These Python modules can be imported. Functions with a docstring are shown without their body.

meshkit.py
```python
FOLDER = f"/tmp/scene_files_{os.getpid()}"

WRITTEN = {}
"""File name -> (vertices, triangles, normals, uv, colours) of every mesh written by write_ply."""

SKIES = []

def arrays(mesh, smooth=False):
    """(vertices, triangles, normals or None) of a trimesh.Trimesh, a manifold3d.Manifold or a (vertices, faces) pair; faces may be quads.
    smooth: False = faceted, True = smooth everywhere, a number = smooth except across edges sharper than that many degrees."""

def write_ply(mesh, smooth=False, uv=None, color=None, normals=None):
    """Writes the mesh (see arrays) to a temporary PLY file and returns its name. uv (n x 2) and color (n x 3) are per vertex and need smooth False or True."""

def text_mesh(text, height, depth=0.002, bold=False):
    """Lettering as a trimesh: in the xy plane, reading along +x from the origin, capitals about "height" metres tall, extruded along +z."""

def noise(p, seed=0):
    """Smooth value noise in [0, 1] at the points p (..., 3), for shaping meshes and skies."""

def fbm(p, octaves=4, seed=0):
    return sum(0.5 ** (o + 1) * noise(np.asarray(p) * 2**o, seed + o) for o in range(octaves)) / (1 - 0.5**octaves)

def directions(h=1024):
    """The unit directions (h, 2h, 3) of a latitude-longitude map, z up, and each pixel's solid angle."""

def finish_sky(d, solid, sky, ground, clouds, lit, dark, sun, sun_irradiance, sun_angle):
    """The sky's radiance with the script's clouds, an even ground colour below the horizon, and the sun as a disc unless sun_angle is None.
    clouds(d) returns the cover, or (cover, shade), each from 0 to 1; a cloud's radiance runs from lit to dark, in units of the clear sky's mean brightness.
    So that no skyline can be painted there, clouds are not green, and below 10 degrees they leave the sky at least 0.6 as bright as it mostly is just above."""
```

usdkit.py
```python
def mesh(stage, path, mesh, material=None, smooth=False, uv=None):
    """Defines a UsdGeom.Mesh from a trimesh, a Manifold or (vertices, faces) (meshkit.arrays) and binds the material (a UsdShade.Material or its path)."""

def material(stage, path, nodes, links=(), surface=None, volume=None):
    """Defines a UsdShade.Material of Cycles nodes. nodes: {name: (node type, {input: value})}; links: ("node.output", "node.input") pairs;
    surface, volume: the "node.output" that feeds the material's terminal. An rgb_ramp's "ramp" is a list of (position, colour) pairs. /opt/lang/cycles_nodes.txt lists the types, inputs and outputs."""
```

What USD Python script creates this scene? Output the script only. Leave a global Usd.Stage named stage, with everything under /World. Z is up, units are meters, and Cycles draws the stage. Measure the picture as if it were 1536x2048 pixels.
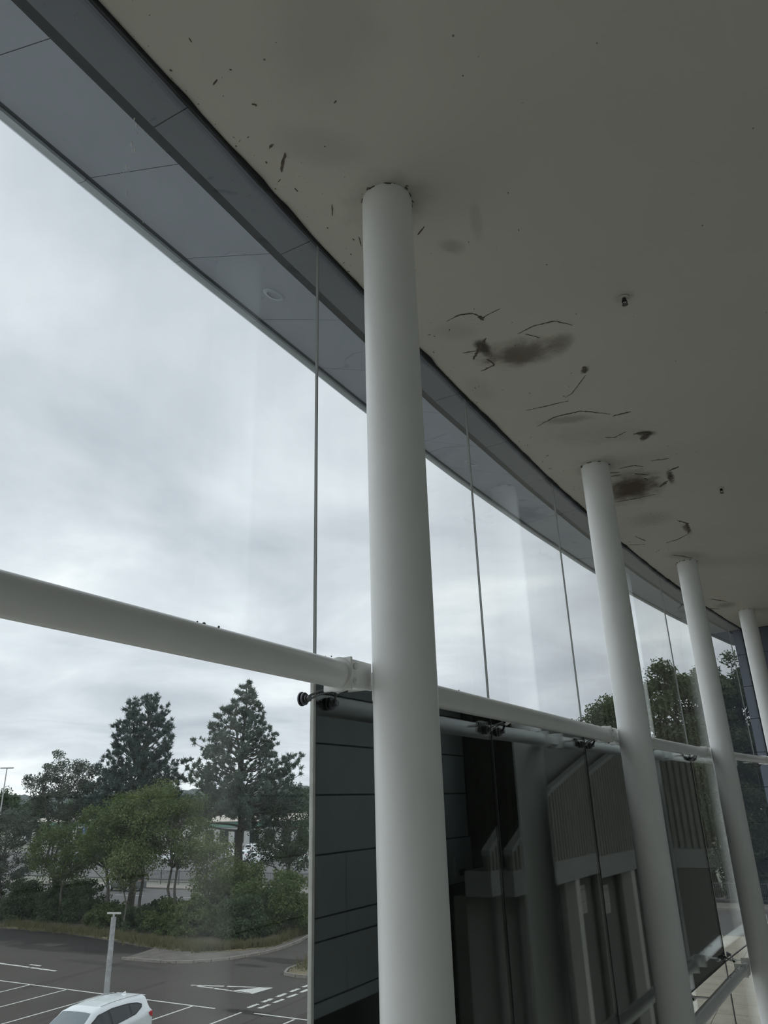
import math, numpy as np, trimesh, usdkit
import meshkit
from shapely.geometry import Polygon, LineString, Point
from pxr import Usd, UsdGeom, UsdLux, UsdShade, Gf, Sdf
stage = Usd.Stage.CreateInMemory()
UsdGeom.SetStageUpAxis(stage, UsdGeom.Tokens.z)
UsdGeom.Xform.Define(stage, '/World')
EYE = 7.3                                   # eye height above the car park, metres
# ---------------------------------------------------------------- camera
CAM_R = np.array([[0.99955827, 0.02971972, 0.0], [0.01099453, -0.36977731, -0.92905536], [-0.02761126, 0.92864497, -0.36994072]])
cam = UsdGeom.Camera.Define(stage, '/World/camera')
M4 = np.eye(4); M4[:3, :3] = CAM_R.T; M4[3, :3] = (0, 0, EYE)
cam.AddTransformOp().Set(Gf.Matrix4d(*M4.ravel().tolist()))
cam.CreateHorizontalApertureAttr(36.0); cam.CreateVerticalApertureAttr(48.0)
cam.CreateFocalLengthAttr(36.0 * 1460.0 / 1536.0)
cam.CreateClippingRangeAttr(Gf.Vec2f(0.05, 5000.0))
cam.CreateExposureAttr(0.0)
# ---------------------------------------------------------------- materials
def mat(name, nodes, links=(), surface='p.BSDF'):
    return usdkit.material(stage, '/World/Looks/' + name, nodes, links, surface=surface)
def plain(name, col, rough=0.6, metal=0.0, spec=0.5, var=0.0, scale=3.0, bump=0.0, bscale=60.0):
    n = {'p': ('principled_bsdf', {'base_color': col, 'roughness': rough, 'metallic': metal, 'specular_ior_level': spec})}
    l = []
    if var or bump: n['g'] = ('geometry', {})
    if var:
        n['t'] = ('noise_texture', {'scale': scale, 'detail': 5.0, 'roughness': 0.6})
        c = np.array(col)
        n['r'] = ('rgb_ramp', {'ramp': [(0.3, tuple(c * (1 - var))), (0.7, tuple(np.minimum(c * (1 + var), 1)))]})
        l += [('g.position', 't.vector'), ('t.fac', 'r.fac'), ('r.color', 'p.base_color')]
    if bump:
        n['t2'] = ('noise_texture', {'scale': bscale, 'detail': 3.0}); n['b'] = ('bump', {'strength': bump, 'distance': 0.01})
        l += [('g.position', 't2.vector'), ('t2.fac', 'b.height'), ('b.normal', 'p.normal')]
    return mat(name, n, l)
# ---------------------------------------------------------------- sky: one overcast dome, brighter and greyer cloud banks
SKY = 1.37
sky = UsdLux.DomeLight.Define(stage, '/World/sky')
sky.CreateIntensityAttr(1.0)
skym = usdkit.material(stage, '/World/Looks/overcast_sky', {
    'tc': ('texture_coordinate', {}), 'sx': ('separate_xyz', {}),
    'za': ('math', {'math_type': 'absolute'}), 'zb': ('math', {'math_type': 'add', 'value2': 0.16}),
    'dx': ('math', {'math_type': 'divide'}), 'dy': ('math', {'math_type': 'divide'}), 'cv': ('combine_xyz', {'z': 0.0}),
    'n1': ('noise_texture', {'scale': 1.25, 'detail': 6.0, 'roughness': 0.52, 'distortion': 0.35}),
    'n2': ('noise_texture', {'scale': 0.55, 'detail': 2.0, 'roughness': 0.5}),
    'add': ('math', {'math_type': 'add'}), 'half': ('math', {'math_type': 'multiply', 'value2': 0.5}),
    'r': ('rgb_ramp', {'ramp': [(0.38, (0.40, 0.45, 0.50)), (0.465, (0.53, 0.58, 0.63)), (0.53, (0.63, 0.69, 0.735)), (0.60, (0.82, 0.865, 0.885)), (0.7, (0.92, 0.94, 0.94))]}),
    'bg': ('background_shader', {'strength': SKY})},
    [('tc.generated', 'sx.vector'), ('sx.z', 'za.value1'), ('za.value', 'zb.value1'), ('sx.x', 'dx.value1'), ('zb.value', 'dx.value2'),
     ('sx.y', 'dy.value1'), ('zb.value', 'dy.value2'), ('dx.value', 'cv.x'), ('dy.value', 'cv.y'), ('cv.vector', 'n1.vector'), ('cv.vector', 'n2.vector'),
     ('n1.fac', 'add.value1'), ('n2.fac', 'add.value2'), ('add.value', 'half.value1'), ('half.value', 'r.fac'), ('r.color', 'bg.color')], surface='bg.background')
UsdShade.MaterialBindingAPI.Apply(sky.GetPrim()).Bind(skym)
# ---------------------------------------------------------------- object helpers
USED = {}
def numbered(parent, name):
    k = (parent, name); n = USED.get(k, 0); USED[k] = n + 1
    return f'{parent}/{name}' if n == 0 else f'{parent}/{name}_{n:03d}'
def tag(prim, label=None, cat=None, group=None, kind=None):
    for k, v in (('label', label), ('category', cat), ('group', group), ('kind', kind)):
        if v: prim.SetCustomDataByKey(k, v)
    return prim
def V(m):
    if hasattr(m, 'vertices'): return np.asarray(m.vertices, float), np.asarray(m.faces, int)
    v, f = np.asarray(m[0], float), np.asarray(m[1], int)
    if f.ndim == 2 and f.shape[1] == 4: f = np.vstack([f[:, [0, 1, 2]], f[:, [0, 2, 3]]])
    return v, f
def cat_(ms):
    vs, fs, n = [], [], 0
    for m in ms:
        v, f = V(m); vs.append(v); fs.append(f + n); n += len(v)
    return np.vstack(vs), np.vstack(fs)
class Thing:
    """An Xform at the thing's base; parts are given in local coordinates (world=True: in world coordinates)."""
    def __init__(s, name, label, cat, loc=(0, 0, 0), rz=0.0, group=None, kind=None):
        s.loc = np.array(loc, float); s.rz = rz
        s.x = UsdGeom.Xform.Define(stage, numbered('/World', name)); s.path = str(s.x.GetPath())
        s.x.AddTranslateOp().Set(Gf.Vec3d(*map(float, loc))); s.x.AddRotateZOp().Set(float(rz))
        tag(s.x.GetPrim(), label, cat, group, kind)
    def part(s, name, m, material, parent=None, smooth=False, label=None, kind=None, world=False):
        v, f = V(m)
        if world:
            a = math.radians(-s.rz); v = v - s.loc; c, d = math.cos(a), math.sin(a)
            v = np.stack([v[:, 0] * c - v[:, 1] * d, v[:, 0] * d + v[:, 1] * c, v[:, 2]], 1)
        p = numbered(parent or s.path, name)
        usdkit.mesh(stage, p, (v, f), material, smooth)
        tag(stage.GetPrimAtPath(p), label, None, None, kind)
        return p
    def copy(s, loc, rz=0.0, label=None, group=None, scale=None):
        p = s.x.GetPrim(); was = p.GetCustomData()
        base = s.path.split('/')[-1]
        x = UsdGeom.Xform.Define(stage, numbered('/World', base))
        x.GetPrim().GetReferences().AddInternalReference(p.GetPath())
        x.ClearXformOpOrder()
        x = UsdGeom.Xformable(x)
        x.AddTranslateOp(opSuffix='place').Set(Gf.Vec3d(*map(float, loc))); x.AddRotateZOp(opSuffix='turn').Set(float(rz))
        if scale: x.AddScaleOp(opSuffix='size').Set(Gf.Vec3f(scale, scale, scale))
        x.GetPrim().SetInstanceable(True)
        tag(x.GetPrim(), label or was.get('label'), was.get('category'), group or was.get('group'))
        return x
def single(name, m, material, label, cat, smooth=False, group=None, kind=None):
    p = numbered('/World', name); usdkit.mesh(stage, p, V(m), material, smooth); tag(stage.GetPrimAtPath(p), label, cat, group, kind); return p
# ---------------------------------------------------------------- mesh helpers
BOXF = np.array([[0, 3, 2, 1], [4, 5, 6, 7], [0, 1, 5, 4], [1, 2, 6, 5], [2, 3, 7, 6], [3, 0, 4, 7]])
def box(x0, x1, y0, y1, z0, z1):
    return np.array([[x0, y0, z0], [x1, y0, z0], [x1, y1, z0], [x0, y1, z0], [x0, y0, z1], [x1, y0, z1], [x1, y1, z1], [x0, y1, z1]], float), BOXF
def hexa(b, t):                         # box from four bottom and four top points
    return np.vstack([b, t]).astype(float), BOXF
def cbox(x0, x1, y0, y1, z0, z1, c=0.01):   # chamfered box
    m = trimesh.convex.convex_hull(np.array([[x, y, z] for a in range(3) for x in ((x0 + c * (a != 0), x1 - c * (a != 0))) for y in ((y0 + c * (a != 1), y1 - c * (a != 1))) for z in ((z0 + c * (a != 2), z1 - c * (a != 2)))]))
    return m
def moved(m, d=(0, 0, 0), rz=0.0):
    v, f = V(m); a = math.radians(rz); c, s = math.cos(a), math.sin(a)
    return np.stack([v[:, 0] * c - v[:, 1] * s, v[:, 0] * s + v[:, 1] * c, v[:, 2]], 1) + np.array(d, float), f
def tube(pts, rad, n=12, caps=True):
    pts = np.asarray(pts, float); rad = np.broadcast_to(np.asarray(rad, float), (len(pts),))
    tg = np.gradient(pts, axis=0); tg /= np.linalg.norm(tg, axis=1, keepdims=True) + 1e-12
    ref = np.array([0, 0, 1.0]) if abs(tg[0, 2]) < 0.9 else np.array([1.0, 0, 0])
    vs = []; a = np.arange(n) / n * 2 * np.pi
    for p, t, r in zip(pts, tg, rad):
        u = np.cross(ref, t); u /= np.linalg.norm(u) + 1e-12; w = np.cross(t, u); ref = w if False else ref
        vs.append(p + r * (np.cos(a)[:, None] * u + np.sin(a)[:, None] * w))
    v = np.vstack(vs); f = []
    for i in range(len(pts) - 1):
        for j in range(n):
            k = (j + 1) % n; f.append([i * n + j, i * n + k, (i + 1) * n + k, (i + 1) * n + j])
    f = np.array(f); tri = np.vstack([f[:, [0, 1, 2]], f[:, [0, 2, 3]]])
    if caps:
        m = len(v); v = np.vstack([v, pts[0], pts[-1]]); e = (len(pts) - 1) * n
        tri = np.vstack([tri, [[m, (j + 1) % n, j] for j in range(n)], [[m + 1, e + j, e + (j + 1) % n] for j in range(n)]])
    return v, tri
def lathe(prof, n=24, axis='z'):
    prof = np.asarray(prof, float); a = np.arange(n) / n * 2 * np.pi
    v = np.vstack([np.stack([r * np.cos(a), r * np.sin(a), np.full(n, z)], 1) for r, z in prof]); f = []
    for i in range(len(prof) - 1):
        for j in range(n):
            k = (j + 1) % n; f.append([i * n + j, i * n + k, (i + 1) * n + k, (i + 1) * n + j])
    if axis == 'y': v = v[:, [0, 2, 1]] * np.array([1, 1, -1])
    if axis == 'x': v = v[:, [2, 0, 1]]
    return V((v, np.array(f)))
def extrude(poly, z0, z1):
    m = trimesh.creation.extrude_polygon(poly, z1 - z0, engine='earcut'); m.apply_translation((0, 0, z0)); return m
def flat(poly, z): return extrude(poly, z - 0.05, z)
# ---------------------------------------------------------------- facade geometry: a polygon of 3.11 m panes that turns 1.4 degrees at each joint
def hd(a): a = math.radians(a); return np.array([math.sin(a), math.cos(a)])
J = {0: np.array([-0.51, 5.11])}
for k in range(9): J[k + 1] = J[k] + 3.11 * hd(29.8 + 1.4 * k)
for k in range(0, -4, -1): J[k - 1] = J[k] - 3.11 * hd(28.4 + 1.4 * k)
HEAD = {k: 29.8 + 1.4 * k for k in range(-4, 9)}
ZC, ZT, ZL, ZB = EYE + 4.57, EYE + 0.87, EYE - 2.9, EYE - 6.75   # ceiling, upper and lower glass joint, foot of the glass
def P(s, off):                            # plan point at pane coordinate s, "off" metres outside the glass line (minus: inside)
    def corner(k):
        h = HEAD[min(max(k, -4), 8)] - 0.7 if -4 < k < 9 else HEAD[min(max(k, -4), 8)]
        n = hd(h - 90); return J[k] + n * off
    k = min(int(math.floor(s)), 8); t = s - k
    return corner(k) * (1 - t) + corner(k + 1) * t
def P3(s, off, z): return np.array([*P(s, off), z])
def ribbon(s0, s1, o0, z0, o1, z1, th=(0, 0, 0.03), n=None):
    """A strip along the facade between (offset o0, height z0) and (o1, z1), given depth by the vector th = (offset, 0, height)."""
    ss = np.unique(np.r_[s0, s1, np.arange(math.ceil(s0), math.floor(s1) + 1), np.linspace(s0, s1, n or 2)]); ms = []
    for a, b in zip(ss[:-1], ss[1:]):
        if b - a < 1e-6: continue
        ms.append(hexa([P3(a, o0, z0), P3(b, o0, z0), P3(b, o1, z1), P3(a, o1, z1)], [P3(a, o0 + th[0], z0 + th[2]), P3(b, o0 + th[0], z0 + th[2]), P3(b, o1 + th[0], z1 + th[2]), P3(a, o1 + th[0], z1 + th[2])]))
    return cat_(ms)
S0, S1 = -3.9, 6.52
COLS = [np.array([0.099, 4.623]), np.array([3.167, 9.915]), np.array([6.401, 14.896]), np.array([9.732, 19.473])]
COLS.insert(0, COLS[0] - 6.14 * hd(28.8)); COLH = [29.0, 30.1, 31.6, 34.5, 36.1]
# ---------------------------------------------------------------- ceiling with stains
def stain_nodes(stains, base, soft=0.25):
    """Ceiling paint: base colour, faint mottling, and water stains as noisy ellipses at their own places on the plaster."""
    n = {'g': ('geometry', {}), 'nz': ('noise_texture', {'scale': 5.5, 'detail': 6.0, 'roughness': 0.65}), 'nf': ('noise_texture', {'scale': 22.0, 'detail': 5.0, 'roughness': 0.7}),
         'nb': ('noise_texture', {'scale': 0.6, 'detail': 3.0}), 'rb': ('rgb_ramp', {'ramp': [(0.3, tuple(np.array(base) * 0.955)), (0.7, base)]}),
         'p': ('principled_bsdf', {'roughness': 0.75, 'specular_ior_level': 0.25}), 'bm': ('bump', {'strength': 0.15, 'distance': 0.004})}
    l = [('g.position', 'nz.vector'), ('g.position', 'nf.vector'), ('g.position', 'nb.vector'), ('nb.fac', 'rb.fac'), ('nf.fac', 'bm.height'), ('bm.normal', 'p.normal')]
    last = 'rb.color'
    for i, (x, y, rx, ry, a, st, col, nz) in enumerate(stains):
        n[f'm{i}'] = ('mapping', {'mapping_type': 'texture', 'location': (x, y, 0.0), 'rotation': (0, 0, math.radians(a)), 'scale': (rx, ry, 1e5)})
        n[f'l{i}'] = ('vector_math', {'math_type': 'length'})
        n[f'a{i}'] = ('math', {'math_type': 'multiply_add', 'value2': nz, 'value3': -nz * 0.5})
        n[f's{i}'] = ('math', {'math_type': 'add'})
        n[f'r{i}'] = ('map_range', {'range_type': 'smoothstep', 'from_min': 1.0, 'from_max': soft, 'to_min': 0.0, 'to_max': st, 'clamp': True})
        n[f'x{i}'] = ('mix', {'color2': col})
        src = 'nz' if nz < 1.5 else 'nf'
        l += [('g.position', f'm{i}.vector'), (f'm{i}.vector', f'l{i}.vector1'), (f'{src}.fac', f'a{i}.value1'), (f'l{i}.value', f's{i}.value1'), (f'a{i}.value', f's{i}.value2'),
              (f's{i}.value', f'r{i}.value'), (f'r{i}.result', f'x{i}.fac'), (last, f'x{i}.color1')]
        last = f'x{i}.color'
    # fine dark specks of dirt
    n['v'] = ('voronoi_texture', {'scale': 4.2, 'randomness': 1.0}); n['vr'] = ('map_range', {'from_min': 0.045, 'from_max': 0.02, 'to_min': 0.0, 'to_max': 0.8, 'clamp': True}); n['vx'] = ('mix', {'color2': (0.04, 0.035, 0.03)})
    l += [('g.position', 'v.vector'), ('v.distance', 'vr.value'), ('vr.result', 'vx.fac'), (last, 'vx.color1'), ('vx.color', 'p.base_color')]
    return n, l
BR, DK, GY = (0.14, 0.105, 0.078), (0.055, 0.04, 0.035), (0.22, 0.21, 0.19)
STAINS = [(1.58, 6.86, 0.55, 0.36, -10, 0.78, BR, 1.0), (1.50, 6.92, 0.3, 0.18, -10, 0.35, BR, 1.3), (1.95, 6.66, 0.19, 0.19, 0, 0.55, BR, 0.9), (1.12, 6.73, 0.10, 0.22, -30, 0.9, DK, 1.2), (0.80, 6.42, 0.32, 0.22, 20, 0.18, GY, 0.5),
          (3.98, 10.74, 0.50, 0.60, -12, 1.0, DK, 1.0), (3.95, 10.80, 0.68, 0.85, -12, 0.6, BR, 1.0), (3.82, 10.2, 0.45, 0.22, 0, 0.4, GY, 1.2), (2.36, 7.24, 0.07, 0.11, 0, 0.9, BR, 0.8), (3.60, 8.86, 0.17, 0.10, 10, 0.95, DK, 1.2), (3.62, 8.98, 0.08, 0.16, 0, 0.9, DK, 1.1),
          (4.45, 10.35, 0.07, 0.40, -25, 0.85, DK, 1.6), (5.62, 12.78, 0.09, 0.42, -32, 0.8, BR, 1.2), (0.66, 5.16, 0.16, 0.12, 25, 0.4, GY, 1.0), (0.86, 4.86, 0.07, 0.34, -12, 0.22, GY, 0.9), (-0.42, 4.05, 0.5, 0.26, 15, 0.2, GY, 0.7),
          (-0.28, 3.2, 0.5, 0.7, 15, 0.16, GY, 0.8), (2.42, 8.42, 0.45, 0.14, -8, 0.38, BR, 1.0), (3.0, 8.85, 1.0, 0.5, 0, 0.20, GY, 1.3), (4.75, 12.2, 0.5, 0.5, 0, 0.3, GY, 1.8), (8.9, 18.8, 0.35, 0.45, -30, 0.55, GY, 1.5),
          (-1.0, 4.5, 0.12, 0.12, 0, 0.4, GY, 1.5), (1.2, 7.6, 0.5, 0.2, 60, 0.15, GY, 1.5), (6.2, 14.4, 0.6, 0.35, 20, 0.4, GY, 1.7), (2.43, 5.94, 0.13, 0.13, 0, 0.25, GY, 0.5), (0.1, 4.62, 0.42, 0.42, 0, 0.35, GY, 1.1), (3.17, 9.9, 0.42, 0.42, 0, 0.4, GY, 1.3)]
M = {}
n, l = stain_nodes(STAINS, (0.63, 0.60, 0.53)); M['plaster'] = mat('stained_plaster', n, l)
M['white'] = plain('white_steel_paint', (0.87, 0.87, 0.85), 0.30, var=0.03, scale=2.2)
M['dirt'] = plain('flaking_plaster', (0.13, 0.105, 0.085), 0.9, var=0.4, scale=40)
M['sealant'] = plain('black_sealant', (0.012, 0.012, 0.013), 0.7, var=0.5, scale=30)
M['silicone'] = plain('grey_silicone', (0.30, 0.31, 0.30), 0.5)
M['silicone_dark'] = plain('dark_silicone', (0.05, 0.05, 0.055), 0.5)
M['edge'] = plain('pale_edge_strip', (0.50, 0.50, 0.46), 0.5, var=0.15, scale=8)
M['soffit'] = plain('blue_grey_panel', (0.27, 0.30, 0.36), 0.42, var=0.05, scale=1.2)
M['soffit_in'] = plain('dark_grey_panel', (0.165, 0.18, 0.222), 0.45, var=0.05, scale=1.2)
M['groove'] = plain('groove_black', (0.018, 0.025, 0.042), 0.6)
M['fascia'] = plain('pale_fascia_metal', (0.52, 0.57, 0.62), 0.32, 0.3)
M['pier'] = plain('pier_panel', (0.21, 0.23, 0.28), 0.5, var=0.05, scale=1.0)
M['pier_in'] = plain('dark_slate_panel', (0.085, 0.095, 0.12), 0.5)  # darker copy of the pier paint; dim interior shade is in its colour
M['steel'] = plain('dark_stainless', (0.16, 0.16, 0.17), 0.3, 0.9)
M['chrome'] = plain('bright_stainless', (0.55, 0.55, 0.56), 0.25, 1.0)
M['lime'] = plain('white_bird_lime', (0.85, 0.85, 0.83), 0.7)
M['rubber'] = plain('black_rubber', (0.015, 0.015, 0.016), 0.6)
M['clad'] = plain('pale_grey_cladding', (0.50, 0.55, 0.55), 0.5, var=0.04, scale=1)
M['rib'] = plain('ribbed_sheet', (0.22, 0.21, 0.18), 0.5, var=0.1, scale=3)
M['room'] = plain('room_paint', (0.46, 0.44, 0.40), 0.7)
M['band'] = plain('grey_band', (0.26, 0.26, 0.245), 0.6)
M['dim'] = plain('dark_room_paint', (0.15, 0.145, 0.13), 0.7)
M['block'] = plain('pale_blockwork', (0.38, 0.365, 0.33), 0.8, var=0.12, scale=6)
M['tile'] = plain('interior_floor', (0.52, 0.49, 0.43), 0.45, var=0.08, scale=2)
def glass(name, tint, dirt, f0, dirtcol=(0.6, 0.62, 0.62)):
    """A pane: see-through, mirror-like by Schlick's law, with a thin film of streaky dirt."""
    return mat(name, {'g': ('geometry', {}), 'mp': ('mapping', {'scale': (7.0, 7.0, 0.8)}), 'nz': ('noise_texture', {'scale': 1.0, 'detail': 4.0}), 'dr': ('map_range', {'from_min': 0.35, 'from_max': 0.75, 'to_min': dirt * 0.4, 'to_max': dirt * 1.6, 'clamp': True}),
        'lw': ('layer_weight', {'blend': 0.5}), 'pw': ('math', {'math_type': 'power', 'value2': 5.0}), 'ma': ('math', {'math_type': 'multiply_add', 'value2': 0.96, 'value3': f0}),
        't': ('transparent_bsdf', {'color': tint}), 'gl': ('glossy_bsdf', {'roughness': 0.0, 'color': (0.97, 1.0, 0.99)}), 'd': ('diffuse_bsdf', {'color': dirtcol}),
        'm1': ('mix_closure', {}), 'm2': ('mix_closure', {})},
        [('g.position', 'mp.vector'), ('mp.vector', 'nz.vector'), ('nz.fac', 'dr.value'), ('lw.facing', 'pw.value1'), ('pw.value', 'ma.value1'), ('dr.result', 'm1.fac'), ('t.BSDF', 'm1.closure1'), ('d.BSDF', 'm1.closure2'),
         ('ma.value', 'm2.fac'), ('m1.closure', 'm2.closure1'), ('gl.BSDF', 'm2.closure2')], surface='m2.closure')
M['glass'] = glass('clear_glass', (0.968, 0.972, 0.968), 0.008, 0.04)
M['film'] = mat('dark_mirror_film', {'lw': ('layer_weight', {'blend': 0.5}), 'pw': ('math', {'math_type': 'power', 'value2': 5.0}), 'ma': ('math', {'math_type': 'multiply_add', 'value2': 0.85, 'value3': 0.10}),
    'gl': ('glossy_bsdf', {'roughness': 0.012, 'color': (0.86, 0.97, 0.96)}), 'd': ('diffuse_bsdf', {'color': (0.012, 0.016, 0.016)}), 'm': ('mix_closure', {})},
    [('lw.facing', 'pw.value1'), ('pw.value', 'ma.value1'), ('ma.value', 'm.fac'), ('d.BSDF', 'm.closure1'), ('gl.BSDF', 'm.closure2')], surface='m.closure')
rng = np.random.default_rng(7)
ceil = Thing('ceiling', 'flat off-white plaster ceiling with brown water stains and peeling paint', 'ceiling', kind='structure')
inner = [P(s, -0.012) for s in np.r_[S0, np.arange(-3, 7), S1]]
e = np.array(inner); nin = hd(30 + 90)
ENDV = hd(HEAD[6] + 90)
poly = Polygon([*inner, inner[-1] + ENDV * 11.0, inner[0] + nin * 14.0])
ceil.part('slab', extrude(poly, ZC, ZC + 0.32), M['plaster'])
def flake(path, w, drop=0.006, seed=0):
    """A curled lip of peeling paint along a path on the ceiling: thin, ragged, hanging a few millimetres down."""
    r = np.random.default_rng(seed); path = np.asarray(path, float); L = LineString(path); n = max(6, int(L.length / 0.025))
    q = np.array([L.interpolate(t, normalized=True).coords[0] for t in np.linspace(0, 1, n)]); t = np.gradient(q, axis=0); t /= np.linalg.norm(t, axis=1, keepdims=True) + 1e-9; nn = np.stack([-t[:, 1], t[:, 0]], 1)
    env = np.sin(np.pi * np.linspace(0.03, 0.97, n)) ** 0.6 * w * (0.45 + 0.9 * r.random(n)); q = q + nn * (r.random(n)[:, None] - 0.5) * w * 0.5
    a, b = q + nn * env[:, None] / 2, q - nn * env[:, None] / 2
    zz = ZC - 0.0015; dz = drop * (0.4 + 0.8 * r.random(n))
    v = np.vstack([np.c_[a, np.full(n, zz)], np.c_[b, zz - dz], np.c_[a, np.full(n, zz + 0.004)], np.c_[b, np.full(n, zz + 0.004)]]); f = []
    for i in range(n - 1):
        for o1, o2 in ((0, n), (n, 3 * n), (3 * n, 2 * n), (2 * n, 0)): f.append([o1 + i, o1 + i + 1, o2 + i + 1, o2 + i])
    return V((v, np.array(f)))
for i, (pth, w) in enumerate([([(0.70, 6.24), (0.83, 6.14), (0.96, 6.12), (1.06, 6.2)], 0.022), ([(1.02, 6.17), (1.08, 6.24)], 0.06), ([(1.06, 6.2), (1.22, 6.06)], 0.012), ([(1.14, 6.55), (1.10, 6.72), (1.04, 6.95)], 0.05), ([(0.92, 6.82), (1.10, 6.78)], 0.02), ([(1.2, 6.95), (1.3, 7.07), (1.16, 7.2)], 0.03),
        ([(1.47, 6.5), (1.62, 6.36), (1.82, 6.29), (2.02, 6.37)], 0.020), ([(1.55, 6.5), (1.72, 6.58)], 0.012), ([(2.33, 7.16), (2.37, 7.3)], 0.06), ([(2.4, 7.35), (2.33, 7.75), (2.27, 7.85)], 0.010),
        ([(1.84, 8.14), (2.05, 8.06), (2.33, 7.93)], 0.020), ([(2.06, 8.58), (2.25, 8.33), (2.55, 8.2), (2.95, 8.3)], 0.028), ([(3.0, 8.36), (3.12, 8.3), (3.2, 8.25)], 0.05), ([(3.06, 8.95), (3.2, 8.96), (3.3, 8.8)], 0.022), ([(3.42, 8.88), (3.65, 8.86)], 0.06), ([(3.6, 8.9), (3.58, 9.05)], 0.05),
        ([(3.55, 10.0), (3.75, 9.9), (3.9, 9.95)], 0.03), ([(3.4, 10.15), (3.6, 10.13)], 0.03), ([(3.45, 10.3), (3.65, 10.22)], 0.03), ([(3.85, 10.2), (4.05, 10.25)], 0.04), ([(3.95, 9.75), (4.2, 9.7)], 0.03), ([(4.05, 10.38), (4.12, 10.45)], 0.05), ([(3.35, 10.55), (3.42, 10.42)], 0.05),
        ([(3.6, 11.45), (4.1, 11.25), (4.45, 11.05)], 0.03), ([(4.45, 9.98), (4.36, 10.12)], 0.05), ([(4.42, 10.3), (4.46, 10.42)], 0.08), ([(4.46, 10.5), (4.42, 10.75)], 0.06), ([(5.25, 12.3), (5.48, 12.45), (5.68, 12.85), (5.74, 13.05)], 0.06), ([(5.74, 13.08), (5.66, 13.35), (5.5, 13.55)], 0.02),
        ([(4.75, 13.1), (5.05, 13.4)], 0.03), ([(4.8, 13.6), (5.1, 13.6)], 0.02), ([(5.9, 14.35), (6.1, 14.42), (6.4, 14.6)], 0.05), ([(8.2, 18.1), (8.75, 18.4)], 0.06), ([(8.5, 19.1), (8.9, 19.2)], 0.07),
        ([(-0.66, 4.1), (-0.72, 4.28)], 0.03), ([(-0.74, 4.02), (-0.78, 4.06)], 0.02), ([(-0.35, 4.62), (-0.36, 4.75)], 0.012), ([(-0.15, 5.0), (-0.13, 5.12)], 0.012), ([(0.42, 4.9), (0.36, 5.0)], 0.015)]):
    ceil.part('peeling_flake', flake(pth, w * 0.8, 0.005, i), M['dirt'], label='dark curled flake of peeling ceiling paint' if i == 0 else None)
crumbs = []
for c in COLS[1:4]:
    for q in range(16):
        a = rng.random() * 6.28; r = 0.203 + abs(rng.normal(0.012, 0.01)); sz = 0.006 + 0.018 * rng.random() ** 2
        crumbs.append(moved((V(trimesh.creation.icosphere(1, sz))[0] * np.array([0.35, 1.0, 0.4]), V(trimesh.creation.icosphere(1, sz))[1]), (c[0] + r * math.cos(a), c[1] + r * math.sin(a), ZC - sz * 0.2), math.degrees(a) + rng.normal() * 25))
for q in range(300):
    s = rng.uniform(-2.0, 3.5); o = -rng.exponential(0.34) - 0.03; sz = 0.003 + 0.008 * rng.random() ** 2.5; sp_ = V(trimesh.creation.icosphere(0, sz))
    crumbs.append(moved((sp_[0] * np.array([1.0 + 3.0 * rng.random() ** 3, 0.7, 0.35]), sp_[1]), (*P(s, o), ZC - sz * 0.15), rng.random() * 360))
ceil.part('dirt_specks', cat_(crumbs), M['dirt'], kind='stuff', label='dark crumbs of dirt along the ceiling edge')
bead = []
ss = np.linspace(S0, S1, 420); nz1 = meshkit.fbm(np.c_[ss * 9, ss * 0, ss * 0], 4, 3)
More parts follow.
